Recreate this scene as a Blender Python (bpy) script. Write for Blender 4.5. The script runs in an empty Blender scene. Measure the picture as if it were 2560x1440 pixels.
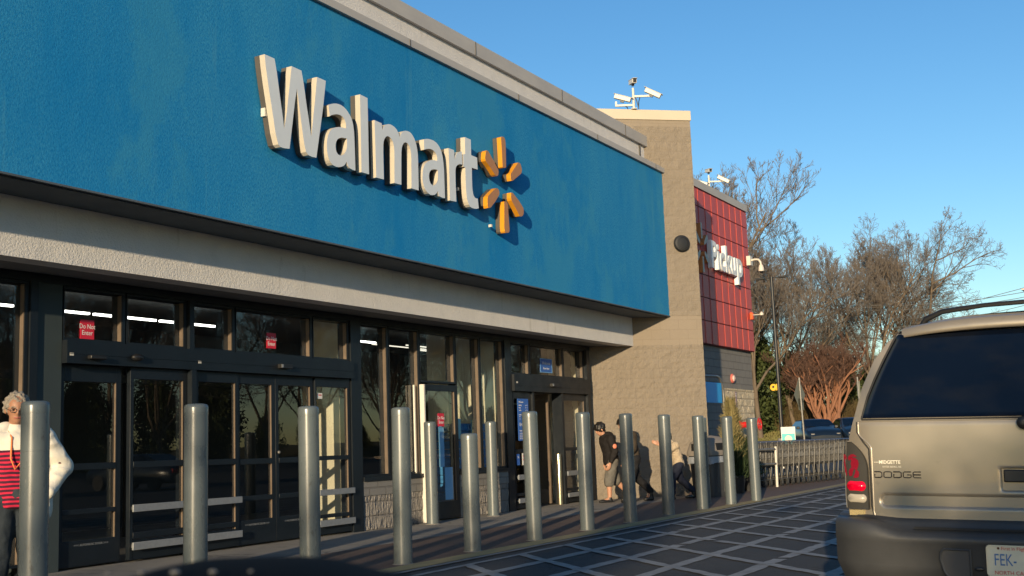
import bpy, bmesh, math, random
from mathutils import Vector, Matrix, noise
R = math.radians
SC = bpy.context.scene
COL = SC.collection
random.seed(7)
OFF = {}          # object name -> world offset its vertices are stored against

# ------------------------------------------------------------------ tagging
def tag(o, label=None, cat=None, group=None, kind=None):
    if label: o['label'] = label
    if cat: o['category'] = cat
    if group: o['group'] = group
    if kind: o['kind'] = kind
    return o

def thing(name, label, cat, loc=(0, 0, 0), rz=0.0, group=None, scale=1.0):
    o = bpy.data.objects.new(name, None)
    COL.objects.link(o)
    o.empty_display_size = .2
    o.location = loc
    o.rotation_euler = (0, 0, rz)
    o.scale = (scale,) * 3
    OFF[o.name] = Vector(loc)
    return tag(o, label, cat, group)

def copy_tree(o, parent=None):
    c = o.copy()
    COL.objects.link(c)
    if parent is not None:
        c.parent = parent
    for ch in list(o.children):
        copy_tree(ch, c)
    return c

# ------------------------------------------------------------------ mesh builder
class MB:
    def __init__(s):
        s.v = []; s.f = []; s.sm = []; s.mi = []
    def add(s, vs, fs, smooth=False, mi=0):
        n = len(s.v)
        s.v += [tuple(p) for p in vs]
        for f in fs:
            s.f.append(tuple(i + n for i in f)); s.sm.append(smooth); s.mi.append(mi)
        return s
    def box(s, a, b, mi=0, rz=0.0, c=None, M=None):
        x0, y0, z0 = a; x1, y1, z1 = b
        if x0 > x1: x0, x1 = x1, x0
        if y0 > y1: y0, y1 = y1, y0
        if z0 > z1: z0, z1 = z1, z0
        vs = [Vector(p) for p in ((x0,y0,z0),(x1,y0,z0),(x1,y1,z0),(x0,y1,z0),(x0,y0,z1),(x1,y0,z1),(x1,y1,z1),(x0,y1,z1))]
        if rz:
            c = Vector(c) if c else Vector(((x0+x1)/2, (y0+y1)/2, 0))
            m = Matrix.Rotation(rz, 3, 'Z')
            vs = [m @ (p - c) + c for p in vs]
        if M is not None:
            vs = [M @ p for p in vs]
        return s.add(vs, [(0,3,2,1),(4,5,6,7),(0,1,5,4),(1,2,6,5),(2,3,7,6),(3,0,4,7)], False, mi)
    def quad(s, a, b, c, d, mi=0):
        return s.add([a, b, c, d], [(0, 1, 2, 3)], False, mi)
    def tube(s, pts, r, n=8, caps=True, smooth=True, mi=0, closed=False):
        pts = [Vector(p) for p in pts]
        if not isinstance(r, (list, tuple)): r = [r] * len(pts)
        vs = []; fs = []
        prev = None
        L = len(pts)
        for i, p in enumerate(pts):
            if closed:
                t = pts[(i+1) % L] - pts[i-1]
            else:
                t = pts[min(i+1, L-1)] - pts[max(i-1, 0)]
            if t.length < 1e-9: t = Vector((0, 0, 1))
            t.normalize()
            if prev is None:
                u = t.cross(Vector((0, 0, 1)))
                if u.length < .1: u = t.cross(Vector((1, 0, 0)))
            else:
                u = prev - t * prev.dot(t)
                if u.length < 1e-6: u = t.cross(Vector((1, 0, 0)))
            u.normalize(); prev = u
            w = t.cross(u)
            for k in range(n):
                a = 2 * math.pi * k / n
                vs.append(p + (u * math.cos(a) + w * math.sin(a)) * r[i])
        m = L if closed else L - 1
        for i in range(m):
            for k in range(n):
                k2 = (k + 1) % n; j = (i + 1) % L
                fs.append((i*n+k, i*n+k2, j*n+k2, j*n+k))
        s.add(vs, fs, smooth, mi)
        if caps and not closed:
            s.add(vs[:n], [tuple(range(n))[::-1]], False, mi)
            s.add(vs[-n:], [tuple(range(n))], False, mi)
        return s
    def lathe(s, prof, c=(0, 0, 0), n=24, axis='z', smooth=True, mi=0):
        """prof: list of (r, h)"""
        c = Vector(c); vs = []; fs = []
        for r, h in prof:
            for k in range(n):
                a = 2*math.pi*k/n
                p = (r*math.cos(a), r*math.sin(a), h)
                if axis == 'x': p = (h, r*math.cos(a), r*math.sin(a))
                if axis == 'y': p = (r*math.sin(a), h, r*math.cos(a))
                vs.append(c + Vector(p))
        for i in range(len(prof)-1):
            for k in range(n):
                k2 = (k+1) % n
                fs.append((i*n+k, i*n+k2, (i+1)*n+k2, (i+1)*n+k))
        s.add(vs, fs, smooth, mi)
        s.add(vs[:n], [tuple(range(n))[::-1]], False, mi)
        s.add(vs[-n:], [tuple(range(n))], False, mi)
        return s
    def prism(s, poly, f, d, mi=0, side_mi=None, smooth=False):
        """poly: 2D points; f(u,v,w)->3D; extruded from w=0 to w=d (convex or mild polygons)"""
        n = len(poly)
        a = [f(u, v, 0) for u, v in poly]; b = [f(u, v, d) for u, v in poly]
        s.add(a, [tuple(range(n))], False, mi)
        s.add(b, [tuple(range(n))[::-1]], False, mi)
        s.add(a + b, [(i, n+i, n+(i+1) % n, (i+1) % n) for i in range(n)], smooth, mi if side_mi is None else side_mi)
        return s
    def ball(s, c, r, n=12, m=8, sc=(1, 1, 1), mi=0, M=None):
        c = Vector(c); vs = []; fs = []
        for i in range(m+1):
            t = math.pi*i/m
            for k in range(n):
                a = 2*math.pi*k/n
                p = Vector((r*sc[0]*math.sin(t)*math.cos(a), r*sc[1]*math.sin(t)*math.sin(a), r*sc[2]*math.cos(t)))
                if M is not None: p = M @ p
                vs.append(c + p)
        for i in range(m):
            for k in range(n):
                k2 = (k+1) % n
                fs.append((i*n+k, (i+1)*n+k, (i+1)*n+k2, i*n+k2))
        return s.add(vs, fs, True, mi)
    def build(s, name, mat, parent=None, local=False, bevel=0.0, label=None, fix=True):
        off = Vector((0, 0, 0))
        if parent is not None and not local:
            off = OFF.get(parent.name, off)
        me = bpy.data.meshes.new(name)
        me.from_pydata([tuple(Vector(p) - off) for p in s.v], [], s.f)
        me.polygons.foreach_set('use_smooth', s.sm)
        mats = mat if isinstance(mat, (list, tuple)) else [mat]
        for m in mats: me.materials.append(m)
        me.polygons.foreach_set('material_index', s.mi)
        if fix:
            bm = bmesh.new(); bm.from_mesh(me)
            bmesh.ops.remove_doubles(bm, verts=bm.verts, dist=1e-5)
            bmesh.ops.recalc_face_normals(bm, faces=bm.faces)
            bm.to_mesh(me); bm.free()
        if fix: me.set_sharp_from_angle(angle=R(38))
        me.update()
        o = bpy.data.objects.new(name, me)
        COL.objects.link(o)
        if parent is not None: o.parent = parent
        OFF[o.name] = off
        if bevel:
            b = o.modifiers.new('Bevel', 'BEVEL'); b.width = bevel; b.segments = 2; b.limit_method = 'ANGLE'
        if label: o['label'] = label
        return o

def text_mb(body, size, f, depth=.004, bold=0.0, align='CENTER', spacing=1.0, xs=1.0, mb=None, mi=0):
    """text laid by f(u,v,w) -> 3D"""
    cu = bpy.data.curves.new('lettering', 'FONT')
    cu.body = body; cu.size = size; cu.align_x = align; cu.align_y = 'CENTER'
    cu.extrude = depth/2; cu.offset = bold; cu.space_character = spacing; cu.resolution_u = 3
    o = bpy.data.objects.new('lettering', cu)
    COL.objects.link(o)
    dg = bpy.context.evaluated_depsgraph_get()
    me = bpy.data.meshes.new_from_object(o.evaluated_get(dg))
    mb = mb or MB()
    mb.add([f(v.co.x*xs, v.co.y, v.co.z) for v in me.vertices], [tuple(p.vertices) for p in me.polygons], False, mi)
    bpy.data.objects.remove(o); bpy.data.curves.remove(cu); bpy.data.meshes.remove(me)
    return mb

def fac(y):           # facade plane facing -Y:  u->x, v->z, w outward
    return lambda u, v, w: Vector((u, y - w, v))

# ------------------------------------------------------------------ materials
MATS = {}
def newmat(name):
    m = bpy.data.materials.new(name); m.use_nodes = True
    nt = m.node_tree; N = nt.nodes; L = nt.links
    b = N['Principled BSDF']
    return m, nt, N, L, b

def mixrgb(nt, a, b, fac, blend='MIX'):
    n = nt.nodes.new('ShaderNodeMix'); n.data_type = 'RGBA'; n.blend_type = blend
    for sock, val in ((n.inputs[0], fac), (n.inputs[6], a), (n.inputs[7], b)):
        if hasattr(val, 'links'): nt.links.new(val, sock)
        elif isinstance(val, (int, float)): sock.default_value = val
        else: sock.default_value = (*val[:3], 1)
    return n.outputs[2]

def noisef(nt, vec, scale, detail=4, rough=.6, lo=.35, hi=.65):
    n = nt.nodes.new('ShaderNodeTexNoise'); n.inputs['Scale'].default_value = scale
    n.inputs['Detail'].default_value = detail; n.inputs['Roughness'].default_value = rough
    nt.links.new(vec, n.inputs['Vector'])
    r = nt.nodes.new('ShaderNodeMapRange'); r.inputs[1].default_value = lo; r.inputs[2].default_value = hi
    nt.links.new(n.outputs[0], r.inputs[0])
    return r.outputs[0]

def mapvec(nt, scale=(1, 1, 1), rot=(0, 0, 0), coord='Object'):
    tc = nt.nodes.new('ShaderNodeTexCoord'); mp = nt.nodes.new('ShaderNodeMapping')
    mp.inputs['Scale'].default_value = scale; mp.inputs['Rotation'].default_value = rot
    nt.links.new(tc.outputs[coord], mp.inputs[0])
    return mp.outputs[0]

def mat(name, col, rough=.6, metal=0.0, col2=None, vscale=4, bump=0.0, bscale=60, bdist=.01, coat=0.0, spec=.5,
        stretch=(1, 1, 1), amt=1.0, emit=None, rvar=0.0, fine=0.0, fscale=200):
    m, nt, N, L, b = newmat(name)
    b.inputs['Roughness'].default_value = rough
    b.inputs['Metallic'].default_value = metal
    b.inputs['Coat Weight'].default_value = coat
    b.inputs['Specular IOR Level'].default_value = spec
    v = mapvec(nt, stretch)
    c = (*col, 1)
    b.inputs['Base Color'].default_value = c
    out = None
    if col2 is not None:
        out = mixrgb(nt, col, col2, noisef(nt, v, vscale, 6, .65, .3, .7))
        if amt < 1: out = mixrgb(nt, col, out, amt)
    if fine:
        base = out if out is not None else col
        out = mixrgb(nt, base, (0, 0, 0), noisef(nt, v, fscale, 2, .5, .45, .8), 'MULTIPLY') if False else mixrgb(nt, base, tuple(k*(1-fine) for k in col), noisef(nt, v, fscale, 3, .6, .4, .65))
    if out is not None: L.new(out, b.inputs['Base Color'])
    if rvar:
        r = N.new('ShaderNodeMapRange'); r.inputs[3].default_value = rough - rvar; r.inputs[4].default_value = rough + rvar
        L.new(noisef(nt, v, vscale*1.7, 4, .6), r.inputs[0]); L.new(r.outputs[0], b.inputs['Roughness'])
    if bump:
        bp = N.new('ShaderNodeBump'); bp.inputs['Strength'].default_value = bump; bp.inputs['Distance'].default_value = bdist
        L.new(noisef(nt, mapvec(nt), bscale, 4, .6, .2, .8), bp.inputs['Height'])
        L.new(bp.outputs[0], b.inputs['Normal'])
    if emit:
        b.inputs['Emission Color'].default_value = (*emit[:3], 1); b.inputs['Emission Strength'].default_value = emit[3]
    MATS[name] = m
    return m

def block_mat(name, col, col2, angle=0.0, bump=.5, bw=.406, bh=.2032, joint=.010, jcol=None, rough=.9, bscale=30, bdist=.03, jstr=.8, stretch=1.0):
    """masonry: u runs along direction `angle`, v = z"""
    m, nt, N, L, b = newmat(name)
    b.inputs['Roughness'].default_value = rough; b.inputs['Specular IOR Level'].default_value = .2
    g = N.new('ShaderNodeNewGeometry')
    rot = N.new('ShaderNodeVectorRotate'); rot.rotation_type = 'Z_AXIS'; rot.inputs['Angle'].default_value = -angle
    L.new(g.outputs['Position'], rot.inputs['Vector'])
    sp = N.new('ShaderNodeSeparateXYZ'); L.new(rot.outputs[0], sp.inputs[0])
    cb = N.new('ShaderNodeCombineXYZ'); L.new(sp.outputs[0], cb.inputs[0]); L.new(sp.outputs[2], cb.inputs[1])
    br = N.new('ShaderNodeTexBrick'); L.new(cb.outputs[0], br.inputs['Vector'])
    br.inputs['Scale'].default_value = 1; br.inputs['Brick Width'].default_value = bw; br.inputs['Row Height'].default_value = bh
    br.inputs['Mortar Size'].default_value = joint; br.inputs['Mortar Smooth'].default_value = .35
    br.inputs['Color1'].default_value = (*col, 1); br.inputs['Color2'].default_value = (*[c*.94 for c in col], 1)
    br.inputs['Mortar'].default_value = (*(jcol or [c*.62 for c in col]), 1)
    big = noisef(nt, g.outputs['Position'], 1.6, 5, .6, .3, .7)
    fine = noisef(nt, g.outputs['Position'], 55, 3, .6, .3, .75)
    c = mixrgb(nt, br.outputs[0], col2, big); c2 = mixrgb(nt, br.outputs[0], c, .45)
    c3 = mixrgb(nt, c2, [k*.7 for k in col], fine); c4 = mixrgb(nt, c2, c3, .4)
    L.new(c4, b.inputs['Base Color'])
    b1 = N.new('ShaderNodeBump'); b1.inputs['Strength'].default_value = bump; b1.inputs['Distance'].default_value = bdist
    mp = N.new('ShaderNodeMapping'); mp.inputs['Scale'].default_value = (1, 1, stretch)
    L.new(g.outputs['Position'], mp.inputs[0])
    L.new(noisef(nt, mp.outputs[0], bscale, 5, .65, .2, .8), b1.inputs['Height'])
    b2 = N.new('ShaderNodeBump'); b2.inputs['Strength'].default_value = jstr; b2.inputs['Distance'].default_value = .01; b2.invert = True
    L.new(br.outputs['Fac'], b2.inputs['Height']); L.new(b1.outputs[0], b2.inputs['Normal'])
    L.new(b2.outputs[0], b.inputs['Normal'])
    MATS[name] = m
    return m

def glass_mat(name, tint=(.55, .6, .6), ior=1.75, rough=0.0, bump=0.0):
    m, nt, N, L, b = newmat(name)
    N.remove(b)
    out = N['Material Output']
    tr = N.new('ShaderNodeBsdfTransparent'); tr.inputs[0].default_value = (*tint, 1)
    gl = N.new('ShaderNodeBsdfGlossy'); gl.inputs['Roughness'].default_value = rough; gl.inputs[0].default_value = (1, 1, 1, 1)
    fr = N.new('ShaderNodeFresnel'); fr.inputs[0].default_value = ior
    ge = N.new('ShaderNodeNewGeometry'); mr = N.new('ShaderNodeMapRange'); mr.inputs[3].default_value = ior; mr.inputs[4].default_value = 1/ior   # thin sheet: same reflectance from both sides
    L.new(ge.outputs['Backfacing'], mr.inputs[0]); L.new(mr.outputs[0], fr.inputs[0])
    mx = N.new('ShaderNodeMixShader')
    L.new(fr.outputs[0], mx.inputs[0]); L.new(tr.outputs[0], mx.inputs[1]); L.new(gl.outputs[0], mx.inputs[2])
    L.new(mx.outputs[0], out.inputs[0])
    if bump:
        bp = N.new('ShaderNodeBump'); bp.inputs['Strength'].default_value = bump; bp.inputs['Distance'].default_value = .01
        L.new(noisef(nt, mapvec(nt), 1.2, 2, .5, .2, .8), bp.inputs['Height'])
        L.new(bp.outputs[0], gl.inputs['Normal'])
    MATS[name] = m
    return m

# ------------------------------------------------------------------ camera, world, sun
CM = [[0.487537060390684, -0.8723298141394173, -0.036719342438288456], [0.10078747792786007, 0.09800458344214066, -0.9900691823894296], [0.8672655297188697, 0.47899456885002595, 0.13570078840458555]]
cam = bpy.data.cameras.new('camera'); co = bpy.data.objects.new('camera', cam); COL.objects.link(co)
cam.sensor_width = 36; cam.lens = 2908.45/2560*36; cam.clip_start = .02; cam.clip_end = 2000
mw = Matrix.Identity(4)
for i in range(3):
    mw[i][0] = CM[0][i]; mw[i][1] = -CM[1][i]; mw[i][2] = -CM[2][i]
mw[2][3] = 1.12
co.matrix_world = mw
cam.dof.use_dof = True; cam.dof.focus_distance = 15; cam.dof.aperture_fstop = 12
SC.camera = co

SUN_AZ = 16.0; SUN_EL = 9.3       # light travels towards +X (+Y by 16 degrees)
w = bpy.data.worlds.new('World'); SC.world = w; w.use_nodes = True
wn = w.node_tree; sky = wn.nodes.new('ShaderNodeTexSky'); sky.sky_type = 'NISHITA'; sky.sun_disc = False
sky.sun_elevation = R(SUN_EL)
# direction towards the sun is (-cos az, -sin az); nishita rotation is measured from +Y clockwise
sx, sy = -math.cos(R(SUN_AZ)), -math.sin(R(SUN_AZ))
sky.sun_rotation = math.atan2(sx, sy)
sky.air_density = 1.0; sky.dust_density = .35; sky.ozone_density = 2.5
bg = wn.nodes['Background']; bg.inputs[1].default_value = .15
hs = wn.nodes.new('ShaderNodeHueSaturation'); hs.inputs['Saturation'].default_value = 1.22; hs.inputs['Hue'].default_value = .503
wn.links.new(sky.outputs[0], hs.inputs['Color']); wn.links.new(hs.outputs[0], bg.inputs[0])
sl = bpy.data.lights.new('sun', 'SUN'); sl.energy = 5; sl.angle = R(.55); sl.color = (1.0, .79, .51)
so = bpy.data.objects.new('sun', sl); COL.objects.link(so)
d = Vector((math.cos(R(SUN_AZ))*math.cos(R(SUN_EL)), math.sin(R(SUN_AZ))*math.cos(R(SUN_EL)), -math.sin(R(SUN_EL))))
so.rotation_euler = d.to_track_quat('-Z', 'Y').to_euler(); so.location = (-30, -10, 20)
SC.view_settings.view_transform = 'Standard'; SC.view_settings.look = 'None'; SC.view_settings.exposure = .35; SC.view_settings.gamma = 1
SC.cycles.max_bounces = 8; SC.cycles.transparent_max_bounces = 16

# ------------------------------------------------------------------ palette
stucco_blue = mat('blue stucco', (.003, .205, .50), .85, col2=(.05, .31, .52), vscale=.95, bump=.20, bscale=45, bdist=.012, stretch=(1, 1, .35), spec=.2, fine=.12, fscale=90)
stucco_grey = mat('grey stucco', (.72, .69, .66), .92, col2=(.63, .61, .59), vscale=2.5, bump=.5, bscale=48, bdist=.012, spec=.15)
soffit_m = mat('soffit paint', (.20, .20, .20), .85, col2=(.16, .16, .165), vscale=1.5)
coping_m = mat('coping metal', (.48, .455, .42), .6, col2=(.41, .39, .37), vscale=1.2, stretch=(1, 1, 3))
cap_m = mat('cream cap', (.52, .45, .35), .7, col2=(.48, .42, .33), vscale=2)
ANG45 = R(-49)
split_tan = block_mat('tan split block', (.25, .212, .168), (.285, .243, .195), ANG45, bump=.7, bscale=30, bdist=.03, joint=.004, jcol=(.20, .165, .125), jstr=.2)
smooth_tan = block_mat('tan smooth block', (.255, .214, .168), (.28, .238, .188), ANG45, bump=.12, bscale=90, bdist=.005, jstr=.3, joint=.005, jcol=(.20, .165, .125))
split_grey = block_mat('grey split block', (.30, .28, .26), (.34, .32, .29), 0, bump=1.0, bscale=30, bdist=.06, stretch=.3)
smooth_grey = block_mat('grey painted block', (.22, .21, .195), (.25, .24, .22), 0, bump=.15, bscale=60, bdist=.006, joint=.012)
split_cream = block_mat('cream split block', (.52, .45, .33), (.58, .50, .38), 0, bump=.8, bscale=24, bdist=.04, stretch=.5)
panel_red = mat('red panel', (.52, .070, .052), .5, col2=(.46, .058, .044), vscale=2.2, fine=.1, fscale=60, bump=.15, bscale=80)
panel_back = mat('red joint', (.16, .016, .016), .7)
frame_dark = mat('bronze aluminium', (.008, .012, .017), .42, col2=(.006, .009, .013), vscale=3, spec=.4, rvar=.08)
frame_lit = mat('sunlit frame brown', (.155, .115, .084), .42, col2=(.105, .080, .058), vscale=6)  # paler copy of the frame colour; sunlight on the returns put into it
bar_grey = mat('brushed guard bar', (.27, .285, .30), .5, metal=.3, col2=(.22, .235, .25), vscale=20)
glass_m = glass_mat('store glass', (.90, .93, .93), 1.72, 0.0, .012)
glass_car = glass_mat('tinted car glass', (.035, .04, .045), 1.5, 0.0)
interior_m = mat('interior cream wall', (.66, .60, .45), .8, col2=(.58, .52, .38), vscale=2)
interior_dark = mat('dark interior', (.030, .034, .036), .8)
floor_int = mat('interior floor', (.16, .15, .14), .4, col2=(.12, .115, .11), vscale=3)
tube_m = mat('fluorescent tube', (.9, .9, .85), .5, emit=(1, .98, .88, 4.0))
boll_m = mat('grey bollard sleeve', (.102, .122, .130), .30, col2=(.085, .103, .110), vscale=5, stretch=(1, 1, .3), rvar=.06, spec=.6, fine=.06, fscale=60)
def scuffed(m, scale, dark, thr=.62, stretch=(1, 1, 1), amt=.7):
    nt = m.node_tree; b = nt.nodes['Principled BSDF']; src = b.inputs['Base Color'].links[0].from_socket
    f = noisef(nt, mapvec(nt, stretch), scale, 8, .72, thr, thr+.06)
    mu = nt.nodes.new('ShaderNodeMath'); mu.operation = 'MULTIPLY'; mu.inputs[1].default_value = amt; nt.links.new(f, mu.inputs[0])
    nt.links.new(mixrgb(nt, src, dark, mu.outputs[0]), b.inputs['Base Color'])
scuffed(boll_m, 16, (.045, .045, .042), .60, (1, 1, .45)); scuffed(boll_m, 30, (.26, .26, .24), .66, (1, 1, .3), .6)
scuffed(stucco_blue, .55, (.05, .29, .44), .50, (1, 1, .5), .35); scuffed(stucco_blue, 2.6, (.11, .36, .44), .60, (1, 1, .10), .18)
scuffed(stucco_grey, 5.0, (.40, .37, .33), .60, (1, 1, .15), .35)
concrete = mat('sidewalk concrete', (.27, .25, .22), .85, col2=(.20, .185, .165), vscale=1.8, bump=.25, bscale=80, fine=.15, fscale=120, stretch=(.6, 1, 1))
asphalt = mat('asphalt', (.044, .048, .055), .85, col2=(.064, .064, .066), vscale=.8, bump=.5, bscale=160, bdist=.006, fine=.45, fscale=220, spec=.35)

def cracked(m, scale, col):
    nt = m.node_tree; b = nt.nodes['Principled BSDF']; src = b.inputs['Base Color'].links[0].from_socket
    v = mapvec(nt); n = nt.nodes.new('ShaderNodeTexNoise'); n.inputs['Scale'].default_value = 2.2; n.inputs['Detail'].default_value = 5; nt.links.new(v, n.inputs['Vector'])
    ad = nt.nodes.new('ShaderNodeVectorMath'); ad.operation = 'MULTIPLY_ADD'; ad.inputs[1].default_value = (.9, .9, .9); nt.links.new(n.outputs['Color'], ad.inputs[0]); nt.links.new(v, ad.inputs[2])
    vo = nt.nodes.new('ShaderNodeTexVoronoi'); vo.feature = 'DISTANCE_TO_EDGE'; vo.inputs['Scale'].default_value = scale; nt.links.new(ad.outputs[0], vo.inputs['Vector'])
    r = nt.nodes.new('ShaderNodeMapRange'); r.inputs[1].default_value = 0; r.inputs[2].default_value = .006; r.inputs[3].default_value = .8; r.inputs[4].default_value = 0; nt.links.new(vo.outputs['Distance'], r.inputs[0])
    nt.links.new(mixrgb(nt, src, col, r.outputs[0]), b.inputs['Base Color'])
cracked(asphalt, .38, (.012, .012, .013)); cracked(concrete, .22, (.07, .065, .06))
scuffed(asphalt, .9, (.016, .016, .018), .60, (1, 1, 1), .6); scuffed(asphalt, 5, (.09, .088, .084), .64, (1, 1, 1), .5); scuffed(concrete, 2.2, (.10, .09, .08), .58, (1, 1, 1), .5)
yellow_p = mat('worn yellow paint', (.33, .26, .11), .8, col2=(.22, .18, .10), vscale=3.5, bump=.2, bscale=90, stretch=(.5, 1, 1))
white_p = mat('worn white paint', (.31, .315, .315), .75, col2=(.13, .133, .138), vscale=6, bump=.3, bscale=120, bdist=.004, fine=.35, fscale=60)
letter_face = mat('letter face', (.74, .78, .80), .5, col2=(.68, .72, .75), vscale=2)
letter_trim = mat('letter trim', (.52, .47, .37), .55, col2=(.47, .42, .34), vscale=6)
letter_back = mat('letter return', (.085, .075, .062), .6, col2=(.065, .058, .05), vscale=4)
amber_face = mat('amber face', (.50, .22, .075), .5, col2=(.44, .20, .07), vscale=5)
amber_trim = mat('amber trim', (.62, .26, .008), .45)
white_m = mat('white enamel', (.60, .57, .50), .45, col2=(.55, .52, .46), vscale=6)
black_m = mat('black plastic', (.012, .012, .013), .45)
steel_m = mat('galvanised steel', (.20, .195, .185), .45, metal=.4, col2=(.13, .13, .125), vscale=14)
red_m = mat('red enamel', (.50, .012, .014), .35, coat=.3)
rubber_m = mat('rubber', (.02, .02, .02), .8)
LET={'W':[[(10.074,5.761),(10.247,5.757),(10.284,5.611),(10.337,5.331),(10.384,5.087),(10.408,4.945),(10.458,5.153),(10.49,5.359),(10.523,5.547),(10.556,5.75),(10.739,5.745),(10.778,5.594),(10.827,5.343),(10.869,5.151),(10.911,4.953),(10.955,5.221),(11.0,5.488),(11.038,5.744),(11.212,5.741),(11.147,5.37),(11.076,5.045),(11.003,4.713),(10.913,4.707),(10.852,4.715),(10.807,4.745),(10.771,4.848),(10.737,5.02),(10.696,5.251),(10.651,5.495),(10.607,5.309),(10.558,5.029),(10.502,4.721),(10.407,4.706),(10.342,4.707),(10.3,4.732),(10.252,4.862),(10.199,5.111),(10.132,5.415),(10.093,5.618)]],'a':[[(11.258,5.438),(11.3,5.462),(11.359,5.484),(11.41,5.497),(11.462,5.503),(11.519,5.502),(11.566,5.493),(11.614,5.474),(11.655,5.448),(11.692,5.418),(11.722,5.387),(11.747,5.343),(11.765,5.292),(11.777,5.218),(11.783,5.143),(11.788,4.982),(11.793,4.703),(11.725,4.704),(11.672,4.713),(11.635,4.734),(11.609,4.785),(11.575,4.741),(11.545,4.718),(11.499,4.696),(11.44,4.68),(11.382,4.677),(11.324,4.686),(11.288,4.707),(11.26,4.733),(11.239,4.766),(11.223,4.809),(11.213,4.862),(11.211,4.917),(11.217,4.973),(11.234,5.032),(11.261,5.084),(11.299,5.13),(11.343,5.16),(11.395,5.184),(11.461,5.204),(11.529,5.214),(11.611,5.221),(11.609,5.256),(11.603,5.293),(11.584,5.331),(11.547,5.356),(11.488,5.368),(11.429,5.362),(11.37,5.346),(11.318,5.325),(11.281,5.302)],[(11.622,5.089),(11.555,5.084),(11.51,5.076),(11.465,5.059),(11.428,5.035),(11.405,5.004),(11.391,4.969),(11.388,4.931),(11.393,4.895),(11.408,4.865),(11.437,4.845),(11.474,4.837),(11.506,4.843),(11.546,4.864),(11.579,4.893),(11.604,4.93),(11.619,4.97),(11.623,5.023)]],'l':[[(11.921,5.746),(12.087,5.737),(12.088,5.288),(12.086,4.711),(11.921,4.709),(11.923,5.251)]],'m':[[(12.232,5.473),(12.395,5.466),(12.409,5.375),(12.43,5.414),(12.456,5.442),(12.498,5.472),(12.549,5.491),(12.6,5.498),(12.651,5.494),(12.698,5.483),(12.743,5.46),(12.776,5.427),(12.801,5.397),(12.813,5.361),(12.832,5.404),(12.863,5.441),(12.899,5.469),(12.947,5.488),(13.0,5.497),(13.053,5.497),(13.099,5.483),(13.14,5.456),(13.174,5.423),(13.201,5.382),(13.223,5.335),(13.237,5.286),(13.248,5.216),(13.251,5.134),(13.246,4.703),(13.067,4.701),(13.082,5.12),(13.079,5.202),(13.062,5.259),(13.034,5.3),(12.998,5.323),(12.954,5.327),(12.91,5.309),(12.878,5.272),(12.856,5.226),(12.847,5.174),(12.838,5.051),(12.824,4.706),(12.661,4.701),(12.676,5.138),(12.668,5.217),(12.645,5.272),(12.609,5.304),(12.568,5.32),(12.526,5.321),(12.489,5.303),(12.454,5.269),(12.431,5.221),(12.421,5.164),(12.417,5.065),(12.417,4.705),(12.244,4.698),(12.239,5.028)]],'a2':[[(13.415,5.469),(13.455,5.483),(13.503,5.495),(13.558,5.503),(13.614,5.506),(13.665,5.505),(13.713,5.495),(13.757,5.481),(13.8,5.456),(13.832,5.429),(13.858,5.398),(13.884,5.349),(13.902,5.298),(13.914,5.219),(13.925,5.113),(13.925,4.932),(13.925,4.707),(13.846,4.703),(13.774,4.713),(13.751,4.74),(13.742,4.783),(13.72,4.757),(13.695,4.735),(13.654,4.712),(13.605,4.697),(13.55,4.692),(13.495,4.702),(13.447,4.724),(13.408,4.754),(13.379,4.793),(13.359,4.837),(13.351,4.897),(13.356,4.959),(13.369,5.023),(13.397,5.077),(13.438,5.125),(13.494,5.163),(13.583,5.203),(13.647,5.216),(13.704,5.222),(13.744,5.221),(13.749,5.254),(13.744,5.284),(13.729,5.317),(13.702,5.34),(13.662,5.357),(13.615,5.363),(13.567,5.362),(13.512,5.352),(13.456,5.335),(13.413,5.318)],[(13.756,5.089),(13.721,5.091),(13.681,5.088),(13.637,5.079),(13.592,5.063),(13.556,5.039),(13.532,5.006),(13.521,4.969),(13.522,4.929),(13.533,4.891),(13.551,4.864),(13.578,4.847),(13.613,4.84),(13.653,4.849),(13.694,4.874),(13.724,4.904),(13.746,4.944),(13.755,5.009)]],'r':[[(14.064,5.478),(14.212,5.481),(14.22,5.409),(14.229,5.337),(14.245,5.382),(14.268,5.419),(14.3,5.451),(14.339,5.475),(14.383,5.492),(14.436,5.503),(14.436,5.416),(14.436,5.304),(14.389,5.303),(14.346,5.294),(14.302,5.274),(14.266,5.245),(14.246,5.211),(14.236,5.154),(14.231,4.988),(14.236,4.708),(14.059,4.699),(14.064,5.094)]],'t':[[(14.537,5.748),(14.705,5.745),(14.705,5.641),(14.704,5.504),(14.878,5.501),(14.879,5.411),(14.879,5.316),(14.71,5.311),(14.705,5.169),(14.705,5.028),(14.709,4.973),(14.72,4.923),(14.737,4.889),(14.766,4.865),(14.801,4.857),(14.855,4.862),(14.865,4.793),(14.876,4.715),(14.809,4.698),(14.746,4.689),(14.684,4.688),(14.631,4.698),(14.589,4.723),(14.56,4.765),(14.539,4.817),(14.526,4.894),(14.518,4.994),(14.518,5.134),(14.518,5.283),(14.462,5.28),(14.47,5.47),(14.529,5.486)]]}
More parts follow.
